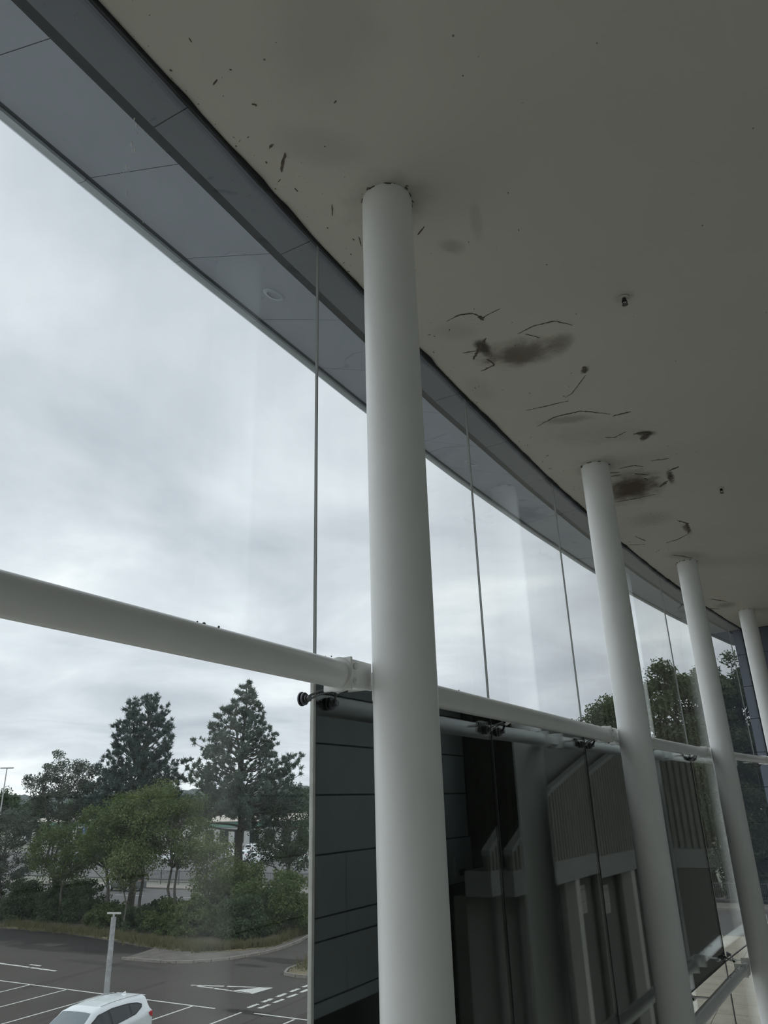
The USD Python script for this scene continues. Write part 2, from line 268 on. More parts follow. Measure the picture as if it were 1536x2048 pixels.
single('trim_1', tube(np.array([P3(s, -0.02, ZC - 0.004) for s in ss]), 0.016 + 0.022 * np.maximum(nz1 - 0.42, 0) * 2, 8), M['sealant'], 'black ragged sealant bead where the ceiling meets the glass', 'trim', kind='structure')
# ---------------------------------------------------------------- soffit, grooves, fascia, downlights
SD = S1 + 1.6
M['ring'] = plain('grey_lamp_ring', (0.36, 0.40, 0.45), 0.4)
sof = Thing('soffit', 'blue-grey metal panel soffit curving along outside the top of the glass', 'soffit', kind='structure')
O1, O2, ZO = 0.35, 1.47, ZC + 0.43
sof.part('backing', ribbon(S0, SD, 0.02, ZC + 0.004, O1 + 0.06, ZC + 0.004, (0, 0, 0.1)), M['groove'])
sl = (ZO - 0.014 - ZC) / (O2 - O1 - 0.065)
sof.part('backing', ribbon(S0, SD, O1 + 0.055, ZC + 0.013 - 0.02 * sl, O2 + 0.10, ZO - 0.001 + 0.11 * sl, (0, 0, 0.1)), M['groove'])
js = np.arange(-0.03 - 0.49 * 8, SD + 0.4, 0.49)
for a, b in zip(js[:-1], js[1:]):
    a, b = max(a, S0), min(b, SD)
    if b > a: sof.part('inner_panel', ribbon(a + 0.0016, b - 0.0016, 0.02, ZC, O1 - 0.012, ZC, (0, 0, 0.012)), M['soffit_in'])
js = np.arange(-0.046 - 0.366 * 11, SD + 0.3, 0.366)
for a, b in zip(js[:-1], js[1:]):
    a, b = max(a, S0), min(b, SD)
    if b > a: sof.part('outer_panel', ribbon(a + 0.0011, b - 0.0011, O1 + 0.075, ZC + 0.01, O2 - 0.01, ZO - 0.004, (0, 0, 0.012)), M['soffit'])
fas = []
prof = [(O2 + 0.06, ZO - 0.002), (O2 + 0.10, ZO + 0.002), (O2 + 0.15, ZO + 0.018), (O2 + 0.19, ZO + 0.05), (O2 + 0.215, ZO + 0.11), (O2 + 0.225, ZO + 0.22), (O2 + 0.225, ZO + 0.45)]
js = np.arange(-0.046 - 0.366 * 11, SD + 0.3, 0.366)
fa = Thing('trim_2', 'pale rounded metal fascia along the outer edge of the soffit', 'fascia', kind='structure')
for a, b in zip(js[:-1], js[1:]):
    a, b = max(a, S0), min(b, SD)
    if b <= a: continue
    fa.part('fascia_panel', cat_([ribbon(a + 0.001, b - 0.001, p[0], p[1], q[0], q[1], (-0.012, 0, 0.02)) for p, q in zip(prof[:-1], prof[1:])]), M['fascia'])
for i, (s, lab) in enumerate([(0.165, 'round recessed downlight in the grey soffit left of the nearest column'), (1.675, 'round recessed downlight in the soffit just right of the nearest column'), (3.14, 'small round downlight in the soffit beside the second column')]):
    o = 0.9; t = (o - O1 - 0.05) / (O2 - O1 - 0.05); z = ZC + 0.01 + t * (ZO - ZC - 0.01); tilt = math.atan2(ZO - ZC, O2 - O1)
    d = Thing('downlight', lab, 'downlight', (*P(s, o), z), 90 - (HEAD[int(math.floor(s))] - 90))
    def til(m):
        v, f = V(m); c, sn = math.cos(tilt), math.sin(tilt); return np.stack([v[:, 0] * c - v[:, 2] * sn, v[:, 1], v[:, 0] * sn + v[:, 2] * c], 1), f
    d.part('ring', til(lathe([(0.068, 0.0), (0.072, -0.012), (0.10, -0.012), (0.112, -0.004), (0.112, 0.0)], 32)), M['ring'], smooth=40)
    d.part('lens', til(lathe([(0.0, 0.004), (0.05, 0.003), (0.07, -0.006)], 32)), M['soffit'], smooth=True)
# ---------------------------------------------------------------- glass: three rows of panes, sealant joints
def pane_mesh(k, z0, z1, s0=0.0, s1=1.0, off=0.0, th=0.012, gap=0.0055):
    a, b = k + s0 + gap / 3.11, k + s1 - gap / 3.11
    q = [(a, off), (b, off), (b, off + th), (a, off + th)]
    return hexa([P3(s, o, z0) for s, o in q], [P3(s, o, z1) for s, o in q])
rows = [('upper', ZT + 0.008, ZC + 0.02), ('middle', ZL + 0.008, ZT - 0.008), ('lowest', ZB, ZL - 0.008)]
where = {-4: 'behind the viewer', -3: 'beside the viewer, third left of the nearest column', -2: 'beside the viewer, second left of the nearest column', -1: 'just left of the sealant joint beside the nearest column', 0: 'behind the nearest column', 1: 'right of the nearest column',
         2: 'left of the second column', 3: 'right of the second column', 4: 'left of the third column', 5: 'between the third and fourth columns', 6: 'last before the blue-grey end wall'}
wn = 0
for rname, z0, z1 in rows:
    for k in range(-4, 7):
        s0 = 0.1 if k == -4 else 0.0; s1 = S1 - 6 if k == 6 else 1.0; wn += 1
        dark = rname == 'middle' and 0 <= k <= 3
        w = Thing(f'window_{wn}', f"{'dark mirror-filmed' if dark else 'clear'} {rname} glass pane {where[k]}", 'window', kind='structure')
        w.part('pane', pane_mesh(k, z0, z1, s0, s1), M['glass'])
        if dark: w.part('dark_film', pane_mesh(k, z0, z1, s0, s1, off=0.014, th=0.003), M['film'], label='dark reflective film on the back of the pane')
        if rname == 'upper' and k == -1:
            fl = []
            for (s, z, r) in [(-0.659, 4.0, .008), (-0.652, 3.97, .010), (-0.648, 3.92, .006), (-0.657, 3.80, .012), (-0.648, 3.78, .009), (-0.653, 3.76, .006), (-0.662, 3.60, .010), (-0.656, 3.585, .005), (-0.666, 3.54, .006), (-0.664, 3.51, .005), (-0.654, 3.43, .006), (-0.655, 3.40, .005), (-0.606, 3.39, .004), (-0.607, 3.36, .004), (-0.608, 3.31, .004), (-0.799, 3.39, .004)]:
                fl.append(moved((V(trimesh.creation.icosphere(1, r))[0] * np.array([0.5, 0.5, 1.9]), V(trimesh.creation.icosphere(1, r))[1]), P3(s, -0.002, EYE + z)))
            w.part('droppings', cat_(fl), M['lime'], kind='stuff', label='white bird-lime flecks on the glass')
tj = Thing('trim_3', 'thin grey sealant joints between the glass panes of the facade', 'glazing joint', kind='structure')
for k in range(-3, 7):
    for rname, z0, z1 in rows:
        x = P(k, 0.006); wdt = 0.0055
        h = HEAD[k] - 0.7; a, b = hd(h) * wdt, hd(h - 90) * 0.011
        q = [x - a - b, x + a - b, x + a + b, x - a + b]
        tj.part('vertical_joint', hexa([[*c, z0] for c in q], [[*c, z1] for c in q]), M['silicone'] if rname == 'upper' else M['silicone_dark'])
for z in (ZT, ZL): tj.part('horizontal_joint', ribbon(S0, S1, -0.004, z - 0.008, 0.018, z - 0.008, (0, 0, 0.016)), M['silicone_dark'])
for k, sg in ((0, -1), (4, 1)):
    x = P(k, 0.0); h = HEAD[k] - 0.7; a, b = hd(h) * 0.013, hd(h - 90)
    c0 = x + hd(h) * sg * 0.012
    q = [c0 - a - b * 0.006, c0 + a - b * 0.006, c0 + a + b * 0.022, c0 - a + b * 0.022]
    tj.part('edge_strip', hexa([[*c, ZL] for c in q], [[*c, ZT] for c in q]), M['edge'], label='pale strip at the edge of the dark filmed panes')
# ---------------------------------------------------------------- columns with tube brackets
TOFF = 0.31                                # tube axis lies this far from the column axis towards the glass
ZTU, ZTL = EYE + 0.74, EYE - 2.89
def bracket(sx, z):
    pl = cbox(sx * 0.285 - 0.008, sx * 0.285 + 0.008, TOFF - 0.105, TOFF + 0.105, z - 0.10, z + 0.10, 0.006)
    web = cbox(min(sx * 0.05, sx * 0.285), max(sx * 0.05, sx * 0.285), TOFF - 0.10, TOFF - 0.085, z - 0.085, z + 0.085, 0.004)
    web2 = cbox(min(sx * 0.05, sx * 0.285), max(sx * 0.05, sx * 0.285), TOFF - 0.03, TOFF + 0.03, z - 0.05, z + 0.05, 0.004)
    return cat_([pl, web, web2])
col = None; order = ['second', 'nearest', 'second', 'third', 'fourth']
labels = ['round white steel column behind the viewer at the left', 'thick round white steel column nearest to the viewer, full height of the picture', 'second round white steel column, with the dark brown ceiling patch beside its top',
          'third round white steel column, halfway to the blue-grey end wall', 'farthest round white steel column, beside the blue-grey end wall']
for i in (1, 2, 3, 4, 0):
    c, rz = COLS[i], 90 - COLH[i]
    if col is None:
        col = Thing('round_column', labels[i], 'column', (*c, 0.0), rz)
        col.part('shaft', lathe([(0, 0.0), (0.203, 0.0), *[(0.203, z) for z in np.linspace(0.5, ZC - 0.05, 14)], (0.203, ZC), (0, ZC)], 64), M['white'], smooth=40)
        col.part('base_plate', cbox(-0.3, 0.3, -0.3, 0.3, 0.0, 0.03), M['white'])
        for z in (ZTU, ZTL):
            for sx in (-1, 1):
                b = col.part('bracket', bracket(sx, z), M['white'])
                for dz in (-0.045, 0.045):
                    col.part('bolt', moved(lathe([(0, -0.012), (0.016, -0.012), (0.02, -0.006), (0.02, 0.006), (0, 0.006)], 12, 'y'), (sx * 0.245, TOFF - 0.108, z + dz)), M['white'], parent=b)
        crk = []
        for q in range(5):
            a = 2.2 + q * 0.75 + rng.random() * 0.5; crk.append(moved(box(-0.008 - 0.025 * rng.random(), 0.008 + 0.02 * rng.random(), -0.004, 0.003, -0.004 - 0.01 * rng.random(), 0.0), (0.205 * math.cos(a), 0.205 * math.sin(a), ZC - 0.001), math.degrees(a) + 90))
        col.part('cracked_rim', cat_(crk), M['dirt'], label='black flakes in the crack round the column head', kind='stuff')
    else: col.copy((*c, 0.0), rz, labels[i])
# ---------------------------------------------------------------- tube beams between columns
for z, lev in ((ZTU, 'upper'), (ZTL, 'lower')):
    for i in range(4):
        a, b = COLS[i], COLS[i + 1]
        a = a + hd(COLH[i] - 90) * TOFF; b = b + hd(COLH[i + 1] - 90) * TOFF; d = (b - a) / np.linalg.norm(b - a)
        names = ['from the left frame edge to the nearest column', 'between the nearest and second columns', 'between the second and third columns', 'between the third and fourth columns']
        t = Thing('tube_beam', f'white horizontal round {lev} tube beam {names[i]}', 'beam', ((a + b)[0] / 2, (a + b)[1] / 2, z), 90 - math.degrees(math.atan2(d[0], d[1])))
        L = np.linalg.norm(b - a) / 2 - 0.30
        t.part('tube', tube([(-L, 0, 0), (-L / 3, 0, 0), (L / 3, 0, 0), (L, 0, 0)], 0.084, 40), M['white'], smooth=40)
        for sx in (-1, 1):
            e_ = t.part('end_plate', moved(lathe([(0, -0.009), (0.10, -0.009), (0.105, -0.004), (0.105, 0.004), (0.10, 0.009), (0, 0.009)], 32, 'x'), (sx * (L + 0.008), 0, 0)), M['white'], smooth=40)
        dr = []
        for q in range(16): dr.append(moved(trimesh.creation.icosphere(1, 0.004 + 0.007 * rng.random()), (rng.choice([-1, 1]) * (L - 0.05) * (1 - 0.5 * rng.random()), rng.normal(0, 0.02), 0.083)))
        t.part('dirt_crumbs', cat_(dr), M['dirt'], kind='stuff')
# ---------------------------------------------------------------- spider fittings at the glass joints
def disc():
    return [lathe([(0, 0.002), (0.046, 0.002), (0.046, 0.012), (0.036, 0.014), (0, 0.014)], 28, 'y'), lathe([(0.030, 0.012), (0.030, 0.022), (0.041, 0.023), (0.041, 0.034), (0.032, 0.036), (0, 0.036)], 28, 'y'),
            lathe([(0.027, 0.034), (0.027, 0.052), (0, 0.052)], 24, 'y'), lathe([(0.022, 0.05), (0.022, 0.072), (0.019, 0.076), (0, 0.076)], 6, 'y')]
sp = None; sn = {-2: 'left of the frame', -1: 'above the far left of the car park', 0: 'at the left edge of the dark panes', 1: 'halfway between the nearest and second columns', 2: 'just left of the second column', 3: 'hidden behind the second column',
                 4: 'at the right edge of the dark panes', 5: 'behind the third column', 6: 'before the blue-grey end wall'}
for z, lev in ((ZTU, 'under the upper tube'), (ZTL, 'above the lower tube')):
    for k in (0, 1, 2, 3, 4, 5, 6, -1):
        loc = (*P(k, -0.002), z); rz = 90 - (HEAD[k] - 0.7) + (180 if False else 0)
        lab = f'steel spider glass clamp {lev}, {sn[k]}'
        if sp is None or (lev.startswith('above') and not dn):
            dn = lev.startswith('above'); g = 1 if dn else -1
            sp = Thing('spider_fitting', lab, 'glass clamp', loc, rz)
            # local frame: x along the facade, y out through the glass; the inside is -y, the tube axis at y = -0.48
            for sx in (-1, 1):
                m = cat_(disc()); v = m[0].copy(); v[:, 1] = -np.abs(v[:, 1]); v = v + np.array([sx * 0.165, 0, g * 0.085])
                f = sp.part('clamp_disc', (v, m[1][:, ::-1]), M['steel'], smooth=35)
                for dx in (-0.011, 0.011):
                    sp.part('arm_rod', tube([(sx * 0.165, -0.052, g * 0.085 + dx), (sx * 0.10, -0.10, g * 0.045 + dx), (0.05 + sx * 0.02, -0.13, g * 0.012 + dx * 0.7)], 0.0075, 10), M['steel'], smooth=True)
            h = sp.part('hub', moved(lathe([(0.018, 0.0), (0.021, 0.0), (0.029, 0.003), (0.031, 0.010), (0.031, 0.06), (0.025, 0.065), (0.018, 0.065)], 28, 'x'), (0.035, -0.135, g * 0.0)), M['white'], smooth=35)
            sp.part('hub_bolt', moved(lathe([(0, -0.006), (0.014, -0.005), (0.018, 0.0), (0.018, 0.07), (0.012, 0.075), (0, 0.076)], 18, 'x'), (0.028, -0.135, 0.0)), M['rubber'], parent=h, smooth=35)
            gp = Polygon([(0.06, -0.034), (0.10, -0.036), (0.26, 0.012), (0.26, 0.034), (0.06, 0.034)]); gm = trimesh.creation.extrude_polygon(gp, 0.01, engine='earcut'); gv = np.asarray(gm.vertices)
            sp.part('gusset_plate', (np.stack([gv[:, 0], gv[:, 2] - 0.140, gv[:, 1] * (-g)], 1), np.asarray(gm.faces)[:, ::g]), M['white'])
            sp.part('stand_off', tube([(0.20, -0.142, 0.0), (0.20, -0.335, 0.0)], 0.016, 12), M['white'], smooth=40)
            sp.part('tie_rod', tube([(0.08, -0.146, g * 0.036), (0.27, -0.146, -g * 0.016)], 0.003, 8), M['rubber'])
        else: sp.copy(loc, rz, lab)
# ---------------------------------------------------------------- sprinklers
s_ = None
for (x, y, lab) in ((2.43, 5.94, 'black pendent fire sprinkler on the bare ceiling right of the nearest column'), (5.45, 10.87, 'black pendent fire sprinkler farther back, right of the second column')):
    if s_ is None:
        s_ = Thing('sprinkler_head', lab, 'sprinkler', (x, y, ZC))
        s_.part('escutcheon', lathe([(0, -0.002), (0.05, -0.002), (0.054, -0.006), (0.045, -0.010), (0.02, -0.012), (0, -0.012)], 28), M['plaster'], smooth=40)
        s_.part('body', lathe([(0, -0.01), (0.018, -0.01), (0.018, -0.03), (0.022, -0.032), (0.022, -0.04), (0.012, -0.046), (0, -0.046)], 16), M['rubber'], smooth=40)
        for sx in (-1, 1): s_.part('frame_arm', tube([(sx * 0.018, 0, -0.036), (sx * 0.024, 0, -0.055), (sx * 0.016, 0, -0.075), (0, 0, -0.084)], 0.005, 8), M['rubber'], smooth=True)
        s_.part('glass_bulb', tube([(0, 0, -0.044), (0, 0, -0.078)], 0.004, 8), M['chrome'])
        s_.part('deflector', cat_([lathe([(0, -0.084), (0.012, -0.084), (0.012, -0.088), (0, -0.088)], 16)] + [box(0.008, 0.03, -0.004, 0.004, -0.089, -0.086)] + [moved(box(0.008, 0.03, -0.004, 0.004, -0.089, -0.086), (0, 0, 0), a) for a in range(30, 360, 30)]), M['steel'])
    else: s_.copy((x, y, ZC), 0, lab)
# ---------------------------------------------------------------- end wall of blue-grey panels
ew = Thing('wall_end', 'end wall of blue-grey metal panels beyond the farthest column', 'wall', kind='structure')
E0 = P(S1, 0.0); u2 = ENDV
def wallbox(o, d, a, b, t0, t1, z0, z1):      # along d from o, thickness from t0 to t1 on the left normal
    nn = np.array([-d[1], d[0]]); q = [o + d * a + nn * t0, o + d * b + nn * t0, o + d * b + nn * t1, o + d * a + nn * t1]
    return hexa([[*c, z0] for c in q], [[*c, z1] for c in q])
ew.part('backing', wallbox(E0, u2, -0.29, 8.0, 0.03, 0.25, 0.0, ZC + 0.25), M['groove'])
zz = EYE + np.array([-7.3, -6.35, -5.42, -4.5, -3.58, -2.65, -1.73, -0.8, 0.12, 1.05, 1.98, 2.9, 3.83, 4.57])
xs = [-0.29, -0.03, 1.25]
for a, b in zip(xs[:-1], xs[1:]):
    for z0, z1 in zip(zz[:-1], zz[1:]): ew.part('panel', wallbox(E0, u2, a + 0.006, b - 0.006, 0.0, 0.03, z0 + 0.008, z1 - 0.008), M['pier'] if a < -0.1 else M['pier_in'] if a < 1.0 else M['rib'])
ew.part('ribs', cat_([wallbox(E0, u2, a, a + 0.10, -0.035, 0.03, EYE - 1.46, ZC) for a in np.arange(1.27, 7.9, 0.18)]), M['rib'], kind='stuff')
ew.part('sheet_backing', wallbox(E0, u2, 1.26, 8.0, 0.01, 0.03, EYE - 1.46, ZC), M['rib'])
ew.part('floor_band', wallbox(E0, u2, 1.26, 8.0, -0.02, 0.03, EYE - 1.97, EYE - 1.46), M['band'])
ew.part('under_wall', wallbox(E0, u2, 1.26, 8.0, 0.0, 0.03, 0.03, EYE - 1.97), M['dim'])
single('trim_4', wallbox(E0, u2, -0.028, 0.0, -0.05, 0.0, 0.0, ZC), M['sealant'], 'black sealant line where the glass meets the end wall', 'trim', kind='structure')
# ---------------------------------------------------------------- inside of the building, seen mirrored in the dark panes
nI = hd(120); tI = hd(30); A1 = J[0] + nI * 6.5; A2 = J[0] + nI * 4.0
wr = Thing('wall_right', 'pale grey panel-clad atrium wall opposite the glass', 'wall', kind='structure')
zj = EYE + np.array([-3.8, -2.1, -0.96, 0.19, 1.23, 2.3, 3.4, 4.57])
M['shadow_gap'] = plain('grey_panel_joint', (0.11, 0.12, 0.12), 0.7)
wr.part('backing', wallbox(A1, tI, -6, 17.0, -0.25, -0.03, EYE - 2.1, ZC), M['shadow_gap'])
wr.part('backing', wallbox(A1, tI, -6, 12.6, -0.25, -0.03, EYE - 3.8, EYE - 2.1), M['shadow_gap'])
for z0, z1 in zip(zj[:-1], zj[1:]):
    st = 2.05 if z0 < EYE - 1.0 else 4.4
    for a in np.arange(-6 + (0.85 if z0 > EYE - 1 else 0), 17, st):
        b = min(a + st, 17.0 if z0 > EYE - 2.5 else 12.6)
        if b - a < 0.2: continue
        zs = [(z0, z1)] if z0 > EYE - 2.5 else [(z0, z0 + 0.27), (z0 + 0.27, z0 + 1.28), (z0 + 1.28, z1)]
        for p, q in zs: wr.part('panel', wallbox(A1, tI, a + 0.012, b - 0.012, -0.03, 0.0, p + 0.02, q - 0.02), M['clad'])
bx_ = wr.part('fixture_box', wallbox(A1, tI, 15.75, 16.45, 0.0, 0.06, EYE - 1.95, EYE - 1.42), M['clad'])
wr.part('vent', wallbox(A1, tI, 15.95, 16.3, 0.06, 0.10, EYE - 1.9, EYE - 1.75), M['dim'], parent=bx_)
stw = Thing('wall_stair', 'ribbed sheet flank of the atrium stair with sloping capping', 'wall', kind='structure')
rib = []
def railz(t): return EYE + np.interp(t, [12.3, 15.05, 17.7, 21.5], [-1.15, 0.12, 0.85, 1.85])
for t in np.arange(12.3, 21.0, 0.2):
    q = wallbox(A2, tI, t, t + 0.11, -0.06, 0.04, EYE - 1.46, 1); v = q[0].copy(); v[4:, 2] = [railz(t), railz(t + .11), railz(t + .11), railz(t)]; rib.append((v, q[1]))
stw.part('ribs', cat_(rib), M['rib'], kind='stuff')
bk = []
for a, b in ((12.3, 15.05), (15.05, 17.7), (17.7, 21.0)):
    q = wallbox(A2, tI, a, b, -0.12, -0.035, EYE - 1.46, 1); v = q[0].copy(); v[4:, 2] = [railz(a), railz(b), railz(b), railz(a)]; bk.append((v, q[1]))
stw.part('sheet_backing', cat_(bk), M['dim'])
cp = []
for a, b in ((12.3, 15.05), (15.05, 17.7), (17.7, 21.0)):
    q = wallbox(A2, tI, a, b, -0.16, 0.03, 0, 1); v = q[0].copy(); v[:4, 2] = [railz(a), railz(b), railz(b), railz(a)]; v[4:, 2] = v[:4, 2] + 0.11; cp.append((v, q[1]))
stw.part('capping', cat_(cp), M['band'])
stw.part('floor_band', wallbox(A2, tI, 12.3, 21.0, -0.6, 0.02, EYE - 1.97, EYE - 1.46), M['band'])
stw.part('upper_wall', wallbox(A2, tI, 15.3, 21.0, -0.7, -0.5, EYE - 1.46, ZC), M['band'])
stw.part('under_wall', wallbox(A2, tI, 12.3, 21.0, -0.9, -0.6, 0.0, EYE - 1.97), M['dim'])
for t in (13.6, 16.3, 19.0): stw.part('post', wallbox(A2, tI, t, t + 0.3, -0.35, -0.05, 0.0, EYE - 1.97), M['room'])
for t, w_, z0, z1 in ((15.3, 0.8, -2.9, -2.3), (17.4, 1.0, -3.0, -2.3), (15.9, 0.3, -5.0, -2.6)):
    for zz_ in np.arange(z0, z1 - 0.05, 0.3): stw.part('block', wallbox(A2, tI, t, t + w_ - 0.012, -0.6, -0.55, EYE + zz_, EYE + min(zz_ + 0.29, z1)), M['block'])
single('wall_back', wallbox(J[0] + nI * 10.5, tI, -14, 22, -0.3, 0.0, 0.0, ZC), M['dim'], 'dark back wall of the atrium behind the viewer', 'wall', kind='structure')
lw = P(S0, 0.0); single('wall_left', wallbox(lw, hd(HEAD[-4] + 90), -0.02, 14.0, -0.3, -0.02, 0.0, ZC), M['room'], 'plain grey end wall behind the viewer', 'wall', kind='structure')
fl = [J[0] + nI * 6.6 + tI * t for t in (-12, 3.0)] + [J[0] + nI * 2.4 + tI * 0.2, J[0] + nI * 2.0 + tI * -1.6, J[0] + nI * 1.2 + tI * -3.5, J[0] + nI * 1.2 + tI * -12]
single('floor', extrude(Polygon(fl), EYE - 1.95, EYE - 1.6), M['tile'], 'upper landing floor under the viewer', 'floor', kind='structure')
gfl = [P(s, -0.05) for s in np.r_[S0, np.arange(-3, 7), S1]]
single('floor_hall', extrude(Polygon([*gfl, gfl[-1] + ENDV * 11, gfl[0] + nI * 14]), -0.2, 0.02), M['tile'], 'pale floor of the entrance hall below', 'floor', kind='structure')
#@@OUTDOOR
# ---------------------------------------------------------------- outdoors: u runs along the road, v away from the building
UU, VV = np.array([0.875, -0.485]), np.array([0.485, 0.875])
def W(u, v, z=0.0): return np.array([*(UU * u + VV * v), z])
def wpoly(pts): return Polygon([W(u, v)[:2] for u, v in pts])
RZU = math.degrees(math.atan2(UU[1], UU[0]))        # rotation that turns local x along the road
def asphalt(name, col, stains, rough=0.9):
    n, l = stain_nodes(stains, col, 0.62)
    for k in ('v', 'vr', 'vx'): n.pop(k)
    l = [x for x in l if not any(y.split('.')[0] in ('v', 'vr', 'vx') for y in x)]
    last = f'x{len(stains) - 1}.color' if stains else 'rb.color'
    n['p'] = ('principled_bsdf', {'roughness': rough, 'specular_ior_level': 0.2})
    n['nz'] = ('noise_texture', {'scale': 0.75, 'detail': 5.0, 'roughness': 0.6})
    n['gr'] = ('noise_texture', {'scale': 0.35, 'detail': 8.0, 'roughness': 0.7}); n['grr'] = ('rgb_ramp', {'ramp': [(0.3, (0.72, 0.72, 0.72)), (0.7, (1.0, 1.0, 1.0))]}); n['gm'] = ('mix', {'mix_type': 'multiply', 'fac': 1.0})
    l += [('g.position', 'gr.vector'), ('gr.fac', 'grr.fac'), (last, 'gm.color1'), ('grr.color', 'gm.color2'), ('gm.color', 'p.base_color')]
    return mat(name, n, l)
DA = (0.018, 0.0155, 0.015)
def st(u, v, ru, rv, s, col=DA, nz=1.2, a=0): x, y, _ = W(u, v); return (x, y, ru, rv, RZU + a, s, col, nz)
M['asphalt'] = asphalt('car_park_asphalt', (0.072, 0.064, 0.057), [st(-46, 35.2, 10.5, 2.6, 0.95, nz=1.45), st(-37.5, 34.4, 5.5, 2.3, 0.95, nz=1.1), st(-55, 34, 9, 3, 0.8), st(-41, 32.6, 6, 0.8, 0.6), st(-25.8, 34.6, 2.2, 0.7, 0.7), st(-21.0, 26.0, 1.5, 0.35, 0.8), st(-26.5, 33.0, 1.2, 0.3, 0.6), st(-34, 30.6, 4, 0.5, 0.35), st(-18.6, 24.0, 2.2, 1.2, 0.4)])
M['road'] = plain('road_asphalt', (0.088, 0.085, 0.082), 0.85, var=0.1, scale=0.6)
M['line'] = plain('worn_white_paint', (0.50, 0.50, 0.47), 0.8, var=0.3, scale=14)
M['kerb'] = plain('concrete_kerb', (0.20, 0.185, 0.16), 0.85, var=0.25, scale=3)
M['paving'] = plain('pale_paving', (0.30, 0.27, 0.205), 0.75, var=0.22, scale=1.3)
M['path'] = plain('footpath_grey', (0.20, 0.185, 0.165), 0.85, var=0.15, scale=0.8)
M['apron'] = plain('worn_asphalt_apron', (0.105, 0.095, 0.08), 0.9, var=0.3, scale=1.5)
M['concrete'] = plain('pale_concrete', (0.46, 0.44, 0.40), 0.85, var=0.1, scale=1)
M['soil'] = plain('bed_soil', (0.075, 0.062, 0.045), 0.95, var=0.5, scale=2.0)
M['grassy'] = plain('dry_verge', (0.15, 0.125, 0.07), 0.95, var=0.4, scale=1.2)
M['field'] = plain('far_ground', (0.13, 0.135, 0.10), 0.95, var=0.3, scale=0.05)
def leafmat(name, lo, hi, trans=0.25):
    return mat(name, {'g': ('geometry', {}), 'r': ('rgb_ramp', {'ramp': [(0.0, lo), (0.55, tuple((np.array(lo) + np.array(hi)) / 2)), (1.0, hi)]}), 'd': ('principled_bsdf', {'roughness': 0.55, 'specular_ior_level': 0.3}), 't': ('translucent_bsdf', {}), 'm': ('mix_closure', {'fac': trans})},
        [('g.random_per_island', 'r.fac'), ('r.color', 'd.base_color'), ('r.color', 't.color'), ('d.BSDF', 'm.closure1'), ('t.BSDF', 'm.closure2')], surface='m.closure')
M['needle'] = leafmat('pine_needles', (0.075, 0.10, 0.08), (0.20, 0.245, 0.185), 0.12)
M['needle2'] = leafmat('pine_needles_bluish', (0.065, 0.09, 0.08), (0.17, 0.21, 0.18), 0.12)
M['leaf'] = leafmat('broad_leaves', (0.065, 0.09, 0.028), (0.33, 0.37, 0.13))
M['leaf_light'] = leafmat('light_leaves', (0.10, 0.125, 0.045), (0.42, 0.43, 0.20), 0.3)
M['leaf_dark'] = leafmat('dark_leaves', (0.04, 0.062, 0.028), (0.18, 0.235, 0.09))
M['leaf_grey'] = leafmat('grey_green_leaves', (0.07, 0.085, 0.065), (0.18, 0.20, 0.15))
M['leaf_far'] = leafmat('far_leaves', (0.06, 0.08, 0.035), (0.29, 0.32, 0.13))
M['straw'] = leafmat('dry_grass', (0.09, 0.085, 0.04), (0.40, 0.32, 0.17), 0.3)
M['bark'] = plain('bark', (0.075, 0.066, 0.056), 0.95, var=0.35, scale=6)
M['bark_grey'] = plain('grey_bark', (0.10, 0.092, 0.08), 0.95, var=0.3, scale=6)
single('terrain', box(-2500, 2500, -600, 4000, -0.6, -0.14), M['field'], 'far grassy ground beyond the road', 'ground', kind='structure')
single('pavement', extrude(wpoly([(-70, -25), (-10.5, -25), (-10.5, 12.5), (-70, 12.5)]), -0.12, 0.015), M['concrete'], 'unseen pale concrete pavement along the foot of the glass facade', 'pavement', kind='structure')  # unseen strip, added as a pale reflector for ceiling, columns and tubes
cp = Thing('car_park', 'grey asphalt car park with dark damp patches and white bay lines', 'car park', kind='structure')
cp.part('asphalt', extrude(wpoly([(-140, -60), (-14, -60), (-14, 49), (-140, 49)]), -0.12, 0.0), M['asphalt'])
def mark(pts, parent=cp, name='bay_line', m='line', z0=-0.004, z1=0.006, label=None): parent.part(name, extrude(wpoly(pts), z0, z1), M[m], label=label)
def line(u0, v0, u1, v1, w=0.1, **k):
    d = np.array([u1 - u0, v1 - v0]); d /= np.linalg.norm(d); nn = np.array([-d[1], d[0]]) * w / 2
    mark([(u0 + nn[0], v0 + nn[1]), (u1 + nn[0], v1 + nn[1]), (u1 - nn[0], v1 - nn[1]), (u0 - nn[0], v0 - nn[1])], **k)
line(-62, 25.75, -22.6, 25.95); line(-20.7, 26.0, -15.0, 26.05)
for i, u in enumerate(np.r_[-21.25 - 2.47 * np.arange(14), -18.75, -16.3]):
    line(u, 25.9, u - 0.0, 15.6)
def worn(u0, v0, u1, v1, w, segs, seed):          # a worn painted strip: a run of ragged pieces
    r = np.random.default_rng(seed)
    for a, b in segs:
        d = np.array([u1 - u0, v1 - v0]); p, q = np.array([u0, v0]) + d * a, np.array([u0, v0]) + d * b; nn = np.array([-d[1], d[0]]) / np.linalg.norm(d) * w / 2; n = 9
        t = np.linspace(0, 1, n)[:, None]; e1 = p + (q - p) * t + nn * (1 - 0.5 * r.random(n))[:, None]; e2 = p + (q - p) * t - nn * (1 - 0.5 * r.random(n))[:, None]
        mark([*map(tuple, e1), *map(tuple, e2[::-1])], name='worn_marking')
worn(-26.4, 28.65, -22.7, 29.6, 0.16, [(0, .42), (.46, 1)], 1); worn(-26.0, 28.62, -22.9, 28.45, 0.16, [(0, .3), (.33, .6), (.62, 1)], 2)
